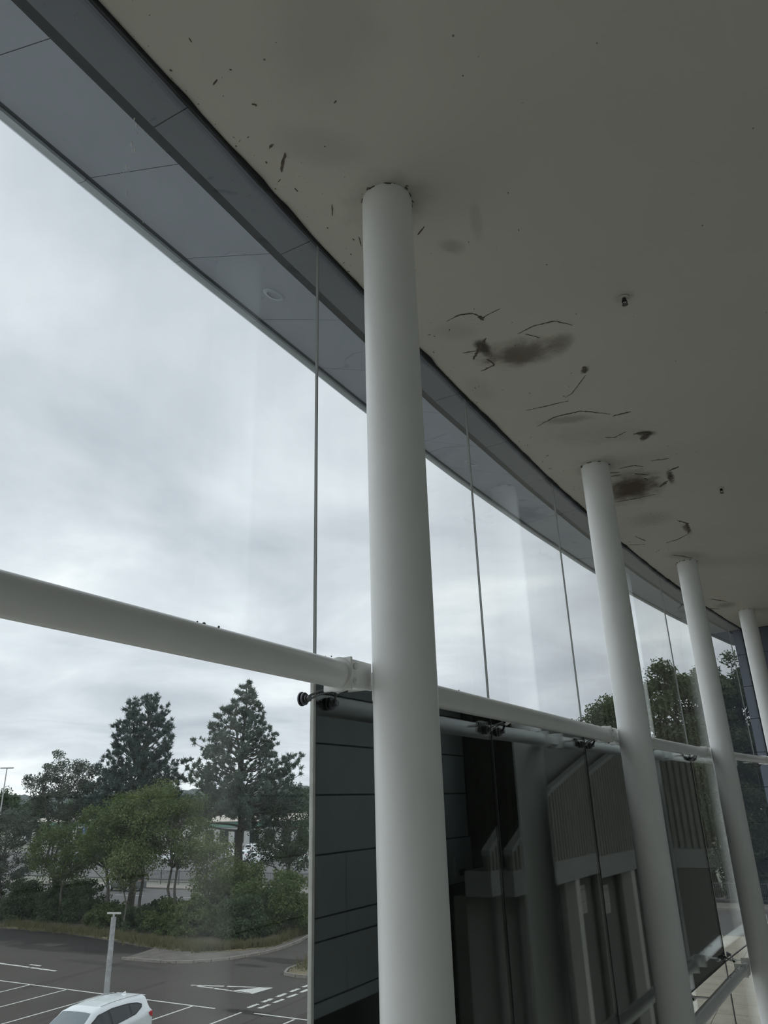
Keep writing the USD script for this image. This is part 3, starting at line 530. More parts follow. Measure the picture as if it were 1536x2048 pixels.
mark([(-24.0, 28.5), (-22.75, 28.42), (-22.6, 29.62), (-23.1, 29.5)], name='triangle_base')
worn(-39.9, 28.6, -35.1, 28.4, 0.22, [(0, .55), (.58, 1)], 3); worn(-37.9, 29.0, -37.0, 28.95, 0.2, [(0, 1)], 4)
for i, v in enumerate(np.arange(26.55, 47, 0.92)):
    worn(-21.45, v, -21.45, v + 0.62, 0.24, [(0, 1)], 10 + i); worn(-20.98, v + 0.1, -20.98, v + 0.72, 0.24, [(0, 1)], 60 + i)
rd = Thing('road', 'grey two-lane road running past the planted strip', 'road', kind='structure')
rd.part('asphalt', extrude(wpoly([(-260, 49), (200, 49), (200, 59.2), (-260, 59.2)]), -0.12, 0.0), M['road'])
for u in np.arange(-90, 40, 6.0): line(u, 54.2, u + 3.6, 54.2, 0.12, parent=rd, name='centre_dash')
for u in np.arange(-34, -20, 1.0): line(u, 49.3, u + 0.6, 49.3, 0.2, parent=rd, name='give_way_dash'); line(u, 49.8, u + 0.6, 49.8, 0.2, parent=rd, name='give_way_dash')
fp = Thing('footpath', 'grey footpath between the road and the railings', 'footpath', kind='structure')
fp.part('surface', extrude(wpoly([(-260, 59.4), (200, 59.4), (200, 62.0), (-260, 62.0)]), -0.12, 0.10), M['path'])
fp.part('kerb', extrude(wpoly([(-260, 59.2), (200, 59.2), (200, 59.4), (-260, 59.4)]), -0.12, 0.12), M['kerb'])
lot = single('far_yard', extrude(wpoly([(-150, 68), (-44, 68), (-44, 135), (-150, 135)]), -0.13, -0.05), M['road'], 'grey sales yard across the road, glimpsed between the trees', 'yard', kind='structure')
# planted strip, its kerb stones and the second island
front = [(-34.2, 31.75), (-31, 31.9), (-29.5, 32.6), (-28.6, 33.8), (-27.9, 35.4), (-27.8, 37), (-28.1, 39.2), (-29.1, 42), (-31, 45), (-34.5, 48.6)]
bed = Thing('planted_strip', 'earth and dry grass strip with trees between car park and road', 'planted strip', kind='structure')
bed.part('soil', extrude(wpoly([(-37, 37.2), (-31.5, 35.6), (-29.0, 37.2), (-29.2, 39.2), (-30.2, 42), (-32, 45), (-35, 48.6), (-140, 48.6), (-140, 41.6), (-52, 41.6), (-52, 38.4), (-45, 38.2), (-40, 37.3)]), -0.1, 0.10), M['soil'])
bed.part('dry_turf', extrude(wpoly([(-34.6, 34.7), (-31.3, 34.6), (-29.4, 35.8), (-28.6, 37.2), (-28.7, 39.2), (-29.7, 42), (-31.5, 45), (-34.8, 48.7), (-140, 48.8), (-140, 41.4), (-52.2, 41.4), (-52.2, 36.8), (-45, 36.8), (-40, 35.9)]), -0.1, 0.07), M['grassy'])
bed.part('apron', extrude(wpoly([(-34.2, 31.75), *front[1:], (-140, 48.9), (-140, 41.3), (-52.4, 41.3), (-52.4, 36.7), (-45, 36.7), (-40, 35.8), (-34.8, 34.6)]), -0.1, 0.05), M['apron'])
def stones(name, label, pts, L=0.9, w=0.13, h=0.12):
    t = Thing(name, label, 'kerb', kind='structure'); ls = LineString(pts); n = int(ls.length / L)
    for i in range(n):
        a, b = np.array(ls.interpolate(i * L + 0.01).coords[0]), np.array(ls.interpolate((i + 1) * L - 0.01).coords[0]); d = (b - a) / np.linalg.norm(b - a); nn = np.array([-d[1], d[0]]) * w
        q = [a - nn * .5, b - nn * .5, b + nn * .5, a + nn * .5]; q2 = [a - nn * .38, b - nn * .38, b + nn * .5, a + nn * .5]
        t.part('kerb_stone', hexa([W(*c, -0.08) for c in q], [W(*c, h) for c in q2]), M['kerb'])
stones('kerb', 'row of concrete kerb stones curving round the planted strip', front)
stones('kerb', 'low concrete edging along the far left of the planted strip', [(-52.4, 36.7), (-52.3, 41.6)])
stones('kerb', 'short row of kerb stones round the second island', [(-24.2, 48), (-24.3, 36), (-24.1, 32.6), (-23.6, 31.75), (-22.8, 31.7), (-14.2, 32.3)])
single('island', extrude(wpoly([(-24.1, 48), (-24.2, 36), (-23.9, 32.6), (-23.5, 31.9), (-14.2, 32.4), (-14.2, 48.8)]), -0.1, 0.10), M['grassy'], 'dry grass island beside the car park exit', 'verge', kind='structure')
pv = Thing('forecourt', 'pale paved forecourt outside the lowest glass panes', 'paving', kind='structure')
pv.part('bedding', extrude(wpoly([(-14, 6), (30, 6), (30, 48.8), (-14, 48.8)]), -0.13, -0.03), M['kerb'])
for u in np.arange(-9.6, 4, 1.5):
    for v in np.arange(22, 48, 1.5): pv.part('paving_slab', extrude(wpoly([(u + .012, v + .012), (u + 1.488, v + .012), (u + 1.488, v + 1.488), (u + .012, v + 1.488)]), -0.03, 0.012), M['paving'])
# ---------------------------------------------------------------- plants
def leaves(c, n, spread, size, r, aspect=0.5, up=0.5):
    """n leaves (bent diamonds) scattered round each centre c: (m, 3) -> one mesh."""
    m = len(c) * n; d = r.normal(size=(m, 3)); d /= np.linalg.norm(d, axis=1, keepdims=True); rad = spread if np.ndim(spread) == 0 else np.repeat(spread, n)[:, None]
    p = np.repeat(c, n, 0) + d * rad * (r.random((m, 1)) ** 0.45) * np.array([1, 1, 0.75])
    nm = r.normal(size=(m, 3)) * 0.8 + d * 0.6 + np.array([0, 0, up]); nm /= np.linalg.norm(nm, axis=1, keepdims=True)
    a = np.cross(nm, r.normal(size=(m, 3))); a /= np.linalg.norm(a, axis=1, keepdims=True); b = np.cross(nm, a); s = size * (0.6 + 0.8 * r.random((m, 1)))
    v = np.stack([p - a * s * .5, p + b * s * aspect * .5, p + a * s * .5 - nm * s * .1, p - b * s * aspect * .5], 1).reshape(-1, 3); k = np.arange(m)[:, None] * 4
    return v, np.vstack([k + np.array([[0, 1, 2]]), k + np.array([[0, 2, 3]])])
def curve(a, b, sag, r, n=5, wob=0.06):
    t = np.linspace(0, 1, n)[:, None]; L = np.linalg.norm(b - a); w = r.normal(size=(n, 3)) * wob * L; w[0] = w[-1] = 0
    return a + (b - a) * t + np.array([0, 0, 1.0]) * sag * L * np.sin(t * np.pi) + w
def broadleaf(name, label, base, H, rx, z0, m, nclump=110, nleaf=120, size=0.16, seed=0, group=None, bark='bark_grey', trunk=0.13, lean=(0, 0), stems=1, clump=0.75, squash=1.0, top=0.75):
    r = np.random.default_rng(seed); t = Thing(name, label, 'tree', (base[0], base[1], 0.0), 0, group)
    zc, rz_ = (z0 + H) / 2, (H - z0) / 2
    d = r.normal(size=(nclump, 3)); d /= np.linalg.norm(d, axis=1, keepdims=True); rr = (0.35 + 0.65 * r.random((nclump, 1)) ** 0.5); lump = 0.75 + 0.5 * meshkit.noise(d * 2.2 + seed, seed)[:, None]
    c = d * rr * lump * np.array([rx, rx, rz_ * top / 0.75]) + np.array([lean[0], lean[1], zc]); c[:, 2] = np.clip(c[:, 2], z0 * 0.9, H)
    tw = np.zeros((0, 3)); br = []
    for s in range(stems):
        b0 = np.array([0.25 * s * r.normal(), 0.25 * s * r.normal(), 0]); tp = np.array([lean[0] * .7 + r.normal() * .4 * s, lean[1] * .7 + r.normal() * .4 * s, z0 + (H - z0) * 0.72]); path = curve(b0, tp, 0, r, 7, 0.02)
        t.part('trunk', tube(path, np.linspace(trunk, trunk * 0.25, 7), 9), M[bark], smooth=True); br.append(path)
    bm = []
    for q in c[r.permutation(nclump)[:int(nclump * 0.75)]]:
        path = br[r.integers(len(br))]; i = int(np.argmin(np.abs(path[:, 2] - (q[2] - 0.35 * np.linalg.norm(q[:2]) - 0.5)))); a = path[max(1, i)]
        bm.append(tube(curve(a, q, 0.06, r, 4, 0.04), np.linspace(trunk * 0.3, 0.012, 4), 5, False))
    t.part('branches', cat_(bm), M[bark], smooth=True)
    t.part('foliage', leaves(c, nleaf, clump * (0.6 + 0.7 * r.random(nclump)), size, r), M[m], kind='stuff')
    return t
def pine(name, label, base, H, prof, m, seed, nb=120, stems=1, trunk=0.3, bare=0.35, tuft=0.42, rise=0.5):
    """A Scots-pine-like tree: trunk, whorled rising limbs, and needle tufts along their outer halves. prof: (metres below top, crown radius) pairs."""
    r = np.random.default_rng(seed); t = Thing(name, label, 'tree', (base[0], base[1], 0.0), 0); pd, pr = zip(*prof)
    path = curve(np.zeros(3), np.array([0.1, 0, H - 0.2]), 0, r, 12, 0.004); t.part('trunk', tube(path, np.linspace(trunk, 0.03, 12), 10), M['bark'], smooth=True)
    axes = [path]
    for s in range(stems - 1):
        a = path[5 + s % 3]; b = np.array([r.normal() * 1.3, r.normal() * 1.3, H - 1.6 - 1.2 * r.random()]); p2 = curve(a, b, 0, r, 8, 0.01); p2[1:5, :2] += (b[:2] - a[:2]) * np.array([.25, .3, .2, .1])[:, None]; axes.append(p2)
        t.part('stem', tube(p2, np.linspace(trunk * 0.45, 0.025, 8), 8), M['bark'], smooth=True)
    bm, tc, tr = [], [], []; g = 2.39996
    for i in range(nb):
        z = H - 0.15 - (H * (1 - bare)) * (i / nb) ** 0.85; dd = H - z; R = np.interp(dd, pd, pr) * (0.62 + 0.5 * r.random()); an = i * g + r.normal() * 0.35
        ax = axes[r.integers(len(axes))] if dd > 1.5 else path
        k = rise * (1.0 - 0.6 * min(dd / (H * 0.7), 1)); zb = z - R * k
        j = int(np.argmin(np.abs(ax[:, 2] - zb))); a = ax[j].copy(); a[2] = min(zb, ax[-1, 2]) if len(ax) == 12 else a[2]
        b = np.array([R * math.cos(an), R * math.sin(an), z]); q = curve(a, b, -0.06, r, 6, 0.03); L = np.linalg.norm(b - a)
        bm.append(tube(q, np.linspace(min(0.02 + 0.016 * L, 0.09), 0.012, 6), 5, False))
        nt = int(3 + 3.4 * R)
        for u in r.uniform(0.38, 1.0, nt) ** 0.8:
            f = u * 5; i0 = min(int(f), 4); p = q[i0] + (q[i0 + 1] - q[i0]) * (f - i0); side = r.normal(size=3) * 0.32 * R ** 0.4 * (1.15 - u) ** 0.4 * np.array([1, 1, 0.5])
            tc.append(p + side + np.array([0, 0, 0.12])); tr.append(tuft * (0.65 + 0.6 * r.random()))
        tc.append(b); tr.append(tuft)
    tc, tr = np.array(tc), np.array(tr); n = 40; mm = len(tc) * n; d = r.normal(size=(mm, 3)) + np.array([0, 0, 0.55]); d /= np.linalg.norm(d, axis=1, keepdims=True); R_ = np.repeat(tr, n)[:, None] * (0.5 + 0.5 * r.random((mm, 1)))
    c = np.repeat(tc, n, 0) + r.normal(size=(mm, 3)) * 0.05; s = np.cross(d, r.normal(size=(mm, 3))); s /= np.linalg.norm(s, axis=1, keepdims=True); w = 0.030
    v = np.stack([c - s * w, c + s * w, c + d * R_], 1).reshape(-1, 3)
    t.part('branches', cat_(bm), M['bark'], smooth=True); t.part('needles', (v, np.arange(mm * 3).reshape(-1, 3)), M[m], kind='stuff')
    return t
def shrub(name, label, base, H, rx, m, seed, ry=None, nclump=55, nleaf=95, size=0.16, rz=0.0, z0=0.0):
    r = np.random.default_rng(seed); t = Thing(name, label, 'shrub', (base[0], base[1], z0), rz); ry = ry or rx
    d = r.normal(size=(nclump, 3)); d /= np.linalg.norm(d, axis=1, keepdims=True); d[:, 2] = np.abs(d[:, 2]); lump = 0.7 + 0.55 * meshkit.noise(d * 2.5 + seed, seed)[:, None]
    c = d * (0.45 + 0.55 * r.random((nclump, 1)) ** 0.5) * lump * np.array([rx, ry, H * 0.92]); c[:, 2] = np.maximum(c[:, 2], 0.15)
    st_ = [tube(curve(np.array([r.normal() * .15, r.normal() * .15, -0.05]), q, 0.05, r, 4, 0.05), np.linspace(0.03, 0.008, 4), 5, False) for q in c[:18]]
    t.part('stems', cat_(st_), M['bark']); t.part('foliage', leaves(c, nleaf, 0.5 * (0.6 + 0.7 * r.random(nclump)) * (H / 2.6) ** 0.5, size, r), M[m], kind='stuff')
    return t
def tz(t): return t
pine('pine_tree', 'tall dark pine with a dense rounded top, left of the two pines', (-21.2, 65.5), 16.9, [(0, 1.0), (.6, 1.6), (3, 2.5), (5.4, 3.1), (6.8, 3.7), (8.2, 4.4), (11, 4.6), (17, 3)], 'needle2', 21, nb=135, stems=5, trunk=0.3, bare=0.36, tuft=0.42, rise=1.1)
pine('pine_tree', 'tall open pointed pine on a thick bare trunk, right of the two pines', (-11.7, 60.2), 16.7, [(0, .35), (1, 1.0), (2.5, 1.9), (4.2, 3.2), (5.6, 4.2), (7.9, 5.0), (10, 5.2), (12, 4.4), (17, 3)], 'needle', 22, nb=115, stems=2, trunk=0.40, bare=0.40, tuft=0.38, rise=0.55)
broadleaf('birch_tree', 'thin airy grey-green tree at the far left of the strip', (-27.6, 65.0), 12.0, 3.1, 5.2, 'leaf_grey', 130, 130, 0.17, 31, trunk=0.13, stems=3, clump=0.62)
broadleaf('birch_tree', 'low twiggy grey-green tree at the left frame edge', (-29.8, 61.0), 7.6, 2.6, 2.2, 'leaf_grey', 100, 120, 0.16, 32, trunk=0.09, stems=3, clump=0.6)
broadleaf('deciduous_tree', 'broad bushy green tree behind the lamp stump, left of the strip centre', (-20.1, 56.9), 8.5, 3.0, 3.3, 'leaf', 120, 120, 0.17, 33, trunk=0.14)
broadleaf('deciduous_tree', 'pale yellow-green crowned tree below the left pine', (-17.6, 56.6), 9.6, 2.9, 3.4, 'leaf_light', 120, 120, 0.17, 34, trunk=0.12)
broadleaf('deciduous_tree', 'brownish-green slender tree between the two pines', (-14.6, 54.3), 8.5, 2.3, 3.2, 'leaf', 90, 110, 0.15, 35, trunk=0.11, stems=2)
broadleaf('deciduous_tree', 'small green tree with low branches at the left of the strip', (-24.0, 58.6), 6.6, 2.5, 2.6, 'leaf', 85, 110, 0.16, 36, trunk=0.12)
broadleaf('deciduous_tree', 'small light green maple left of the bare pine trunk', (-12.2, 53.3), 6.2, 1.5, 2.0, 'leaf_light', 60, 110, 0.15, 37, trunk=0.07)
broadleaf('deciduous_tree', 'small bright green sapling in front of the bushy tree', (-17.7, 53.6), 5.4, 1.4, 2.7, 'leaf_light', 50, 110, 0.15, 38, trunk=0.07)
broadleaf('deciduous_tree', 'dark tree with drooping boughs right of the pine trunk', (-8.2, 62.0), 7.6, 3.0, 2.6, 'leaf_dark', 100, 110, 0.17, 39, trunk=0.16)
for i, (u, v, h, rx, ry, m, lab) in enumerate([(-50.5, 40.2, 2.6, 2.4, 1.7, 'leaf_dark', 'dark evergreen bush at the left frame edge'), (-47.2, 40.2, 2.9, 2.3, 1.7, 'leaf_dark', 'dark evergreen bush, second from the left frame edge'), (-43.8, 39.6, 1.7, 2.1, 1.5, 'leaf', 'green bush by the foot of the bushy tree'),
        (-40.6, 39.3, 1.6, 2.0, 1.5, 'leaf_dark', 'dark bush behind the lamp stump'), (-37.9, 38.6, 1.9, 1.7, 1.4, 'leaf', 'bright green bush right of the lamp stump'), (-35.4, 38.4, 2.2, 1.7, 1.4, 'leaf', 'light green bush in the middle of the strip edge'), (-33.8, 40.6, 4.2, 2.0, 1.7, 'leaf', 'tall feathery bush below the maple'),
        (-31.9, 38.6, 2.5, 1.7, 1.4, 'leaf_dark', 'dark spreading bush below the pine trunk'), (-30.6, 41.4, 3.6, 2.0, 1.8, 'leaf', 'large rounded bush at the right end of the strip'), (-33.2, 44.0, 3.0, 2.0, 1.6, 'leaf_dark', 'dark bush behind the large rounded bush'), (-37.5, 42.5, 1.8, 2.2, 1.6, 'leaf_dark', 'dark bush in the shade behind the strip centre'),
        (-42.5, 43.0, 1.4, 2.3, 1.6, 'leaf_dark', 'shaded bush behind the bushy tree'), (-53.7, 39.6, 2.8, 1.6, 1.6, 'leaf_dark', 'dark bush by the low edging at the left frame edge'), (-57.5, 42.5, 3.2, 2.6, 1.8, 'leaf_dark', 'dark bush farthest left behind the low edging'), (-36.4, 44.6, 3.8, 1.9, 1.6, 'leaf', 'tall bush left of the pine trunk, behind the maple'), (-39.2, 45.8, 3.0, 1.6, 1.4, 'leaf_dark', 'dark bush farther back between the slender trees'), (-54.0, 43.8, 3.4, 2.6, 1.8, 'leaf_dark', 'tall dark bush beyond the low edging at the left')]):
    shrub('shrub', lab, W(u, v), h, rx, m, 100 + i, ry, 60, 120, 0.17, RZU, z0=0.06)
r = np.random.default_rng(5); gp = []
for (u0, v0, u1, v1, n, wv) in ((-52, 37.6, -40, 36.6, 900, .7), (-40, 36.6, -35, 35.4, 600, .7), (-35, 35.4, -31.3, 35.2, 700, .6), (-31.3, 35.2, -28.8, 37.5, 500, .5), (-28.9, 37.5, -29.6, 42, 450, .4), (-24, 33.4, -18, 34, 300, .8), (-24, 34, -23.3, 40, 300, .5)):
    t = r.random(n); u, v = u0 + (u1 - u0) * t + r.normal(size=n) * .15, v0 + (v1 - v0) * t + r.normal(size=n) * wv * .6; p = np.stack([W(a, b, 0.06) for a, b in zip(u, v)]); h = 0.12 + 0.42 * r.random(n) ** 1.5; d = np.c_[r.normal(size=(n, 2)) * 0.35, np.ones(n)]; s = np.c_[r.normal(size=(n, 2)), np.zeros(n)]; s /= np.linalg.norm(s, axis=1, keepdims=True)
    for k in range(4):
        dd = d + np.c_[r.normal(size=(n, 2)) * 0.25, np.zeros(n)]; o = np.c_[r.normal(size=(n, 2)) * 0.06, np.zeros(n)]; vv = np.stack([p + o - s * 0.02, p + o + s * 0.02, p + o + dd * h[:, None]], 1).reshape(-1, 3); gp.append((vv, np.arange(3 * n).reshape(-1, 3)))
single('dry_grass', cat_(gp), M['straw'], 'dry straw-coloured grass along the edge of the planted strip', 'grass', kind='stuff')
for i, (x, y, h, rx, z0, lab) in enumerate([(24.2, 62.2, 18.2, 4.2, 5.5, 'large broad tree across the road, seen between the second and third columns'), (28.6, 62.0, 18.2, 3.8, 5.0, 'large tree across the road, seen between the third and fourth columns'), (19.3, 67.0, 15.6, 2.8, 6.0, 'tree across the road peeping out left of the second column'),
        (33.0, 61.0, 17.0, 3.5, 5.0, 'tree across the road hidden mostly by the end wall')]):
    broadleaf('roadside_tree', lab, (x, y), h, rx, z0, 'leaf_far', 190, 170, 0.30, 50 + i, trunk=0.26, stems=2, clump=0.95, bark='bark')
for i, (x, y, h, rx, lab) in enumerate([(21.6, 61.2, 8.5, 3.0, 'low spreading tree behind the railings, left of the third column'), (25.6, 59.4, 9.0, 3.0, 'low spreading tree behind the railings, right of the third column'), (29.6, 57.6, 9.0, 3.0, 'low spreading tree behind the railings, next to the end wall')]):
    broadleaf('understorey_tree', lab, (x, y), h, rx, 0.8, 'leaf_dark', 120, 120, 0.24, 70 + i, trunk=0.12, stems=3, clump=0.9, bark='bark')
for i, (u, v, h, rx, lab) in enumerate([(-11.5, 64.6, 3.6, 3.0, 'bush behind the railings at the right'), (-5.5, 64.8, 4.4, 3.0, 'tall bush behind the railings near the end wall'), (-40.5, 76, 8.0, 5.5, 'dark thicket across the road right of the pine'), (-47, 78, 7.0, 5.0, 'dark thicket across the road behind the pine trunk'), (-34, 76, 7.5, 5.0, 'dark thicket across the road, at the edge of the dark pane')]):
    shrub('thicket', lab, W(u, v), h, rx, 'leaf_dark', 150 + i, rx * 0.6, 110, 110, 0.26, RZU)
# ---------------------------------------------------------------- railings, posts, masts
fe = Thing('railing_fence', 'grey upright-bar railings along the far footpath', 'fence', W(-25, 62.3), RZU)
for z in (0.18, 1.22): fe.part('rail', box(-40, 40, -0.02, 0.02, z - 0.025 + 0.1, z + 0.025 + 0.1), M['steel'])
for x in np.arange(-40, 40.1, 2.5): fe.part('post', box(x - 0.035, x + 0.035, -0.035, 0.035, 0, 1.45), M['steel'])
fe.part('bars', cat_([box(x - 0.011, x + 0.011, -0.011, 0.011, 0.2, 1.40) for x in np.arange(-39.9, 40, 0.125)]), M['steel'], kind='stuff')
M['galv'] = plain('galvanised_steel', (0.34, 0.35, 0.35), 0.5, 0.3, var=0.25, scale=5)
lp = Thing('car_park_post', 'grey galvanised post with a short crossbar top in the car park', 'post', (-12.45, 36.4, 0.0), RZU + 12)
lp.part('shaft', lathe([(0, 0), (0.125, 0), (0.12, 0.05), (0.115, 1.2), (0.105, 2.94), (0, 2.95)], 20), M['galv'], smooth=40)
lp.part('base_flange', lathe([(0, 0), (0.2, 0), (0.2, 0.03), (0, 0.03)], 20), M['galv'])
lp.part('neck', lathe([(0, 2.94), (0.05, 2.94), (0.05, 3.08), (0, 3.08)], 14), M['galv'])
lp.part('crossbar', cbox(-0.34, 0.34, -0.04, 0.04, 3.06, 3.13, 0.01), M['line'])
def mast(label, p, H, w):
    t = Thing('lighting_mast', label, 'mast', p); t.part('pole', tube([(0, 0, 0), (0, 0, H / 2), (0, 0, H)], [0.16, 0.12, 0.08], 10), M['galv'], smooth=True); t.part('lamp_bar', cbox(-w, w, -0.2, 0.2, H, H + 0.18, 0.03), M['galv']); return t
mast('tall thin lighting mast with a flat head at the far left', (-66.5, 133, 0), 14.6, 1.1)
# ---------------------------------------------------------------- cars
M['car_white'] = mat('white_car_paint', {'p': ('principled_bsdf', {'base_color': (0.62, 0.66, 0.67), 'roughness': 0.35, 'coat_weight': 1.0, 'coat_roughness': 0.05})})
M['car_dark'] = mat('dark_car_paint', {'p': ('principled_bsdf', {'base_color': (0.06, 0.065, 0.07), 'roughness': 0.35, 'coat_weight': 1.0, 'coat_roughness': 0.05})})
M['car_blue'] = mat('blue_car_paint', {'p': ('principled_bsdf', {'base_color': (0.10, 0.18, 0.42), 'roughness': 0.35, 'coat_weight': 1.0})})
M['car_glass'] = mat('tinted_car_glass', {'p': ('principled_bsdf', {'base_color': (0.012, 0.014, 0.016), 'roughness': 0.04, 'specular_ior_level': 0.5})})
M['screen'] = mat('windscreen_glass', {'p': ('principled_bsdf', {'base_color': (0.10, 0.125, 0.135), 'roughness': 0.05, 'specular_ior_level': 0.8})})
M['tail'] = mat('red_lamp', {'p': ('principled_bsdf', {'base_color': (0.35, 0.02, 0.03), 'roughness': 0.15})})
class Body:
    def __init__(s, L=4.48, Wd=1.85, H=1.65, suv=True):
        k = L / 4.48; h = H / 1.655; s.L = L
        s.top = (np.array([-2.24, -2.2, -2.16, -2.06, -2.0, -1.96, -1.8, -1.2, -.4, .15, .46, 1.2, 1.32, 1.85, 2.1, 2.2, 2.24]) * k, np.array([.62, .92, 1.04, 1.32, 1.50, 1.555, 1.59, 1.635, 1.655, 1.64, 1.585, 1.14, 1.10, .98, .86, .72, .55]) * h)
        s.w = (np.array([-2.24, -2.1, -1.7, -.8, .6, 1.5, 2.0, 2.24]) * k, np.array([.72, .84, .905, .925, .925, .90, .82, .62]) * Wd / 1.85)
        s.belt = (np.array([-2.24, -1.6, 0, 1.2, 2.24]) * k, np.array([1.12, 1.12, 1.04, 0.98, .8]) * h); s.roofw = (np.array([-2.24, -2.0, -1.6, .3, .6, 1.25, 1.4, 2.24]) * k, np.array([.62, .57, .60, .61, .64, .76, .78, .55]) * Wd / 1.85); s.h = h
    def section(s, x, n=40):
        T, w, B, R = (np.interp(x, *q) for q in (s.top, s.w, s.belt, s.roofw)); B = min(B, T - 0.03); h = s.h
        pts = np.array([(0, .24 * h), (w * .80, .24 * h), (w * .96, .34 * h), (w, min(.62 * h, B - .06)), (w * .985, B - .05), (w * .955, B), (R + .02, T - .055 if T - B > .15 else (B + T) / 2), (R - .05, T - .012), (R * .5, T + .008), (0, T + .014)])
        d = np.r_[0, np.cumsum(np.linalg.norm(np.diff(pts, axis=0), axis=1))]; t = np.unique(np.r_[d, np.linspace(0, d[-1], n)]); t = np.linspace(0, d[-1], n)
        return np.stack([np.interp(t, d, pts[:, 0]), np.interp(t, d, pts[:, 1])], 1)
    def mesh(s):
        xs = np.unique(np.r_[np.linspace(-s.L / 2, s.L / 2, 90), s.top[0]]); rows = []
        for x in xs:
            q = s.section(x); f = np.vstack([q, q[-2:0:-1] * np.array([-1, 1])]); rows.append(np.c_[np.full(len(f), x), f])
        n = len(rows[0]); v = np.vstack(rows); fs = []
        for i in range(len(xs) - 1):
            for j in range(n): k = (j + 1) % n; fs.append([i * n + j, (i + 1) * n + j, (i + 1) * n + k, i * n + k])
        for e, flip in ((0, 1), ((len(xs) - 1) * n, -1)):
            pass
        v2 = np.vstack([v, v[:n].mean(0), v[-n:].mean(0)]); t = V((v, np.array(fs)))[1]; m = len(v); cap = [[m, (j + 1) % n, j] for j in range(n)] + [[m + 1, (len(xs) - 1) * n + j, (len(xs) - 1) * n + (j + 1) % n] for j in range(n)]
        return v2, np.vstack([t, cap])
    def patch(s, poly, side, off=0.006, step=0.06):
        """A sheet lying on the body: poly in (x, z) for the sides (+1 left, -1 right), in (x, y) for side 0 (from above)."""
        m = trimesh.creation.extrude_polygon(Polygon(poly), 0.001, engine='earcut'); v, f = np.asarray(m.vertices)[:, :2], np.asarray(m.faces); keep = np.abs(m.face_normals[:, 2] - 1) < 1e-3; m2 = trimesh.Trimesh(np.c_[v, np.zeros(len(v))], f[keep], process=True); vv, ff = trimesh.remesh.subdivide_to_size(m2.vertices, m2.faces, step); out = []
        for x, c, _ in vv:
            q = s.section(x, 60)
            if side: i = int(np.argmax(q[:, 0])); y = np.interp(c, q[i:, 1], q[i:, 0]) if c > q[i, 1] else np.interp(c, q[:i + 1, 1], q[:i + 1, 0]); out.append((x, side * (y + off), c + off * 0.4))
            else: i = int(np.argmax(q[:, 0])); z = np.interp(abs(c), q[i:, 0][::-1], q[i:, 1][::-1]); out.append((x + (off if x > 0 else -off), c, z + off))
        return np.array(out), (ff if side <= 0 else ff[:, ::-1]) if side else ff
def wheel():
    return lathe([(0, -.10), (.30, -.10), (.335, -.08), (.335, .08), (.30, .10), (.23, .10), (.22, .07), (0, .07)], 28, 'y'), lathe([(0, .072), (.06, .085), (.215, .085), (.215, .06), (0, .06)], 20, 'y')
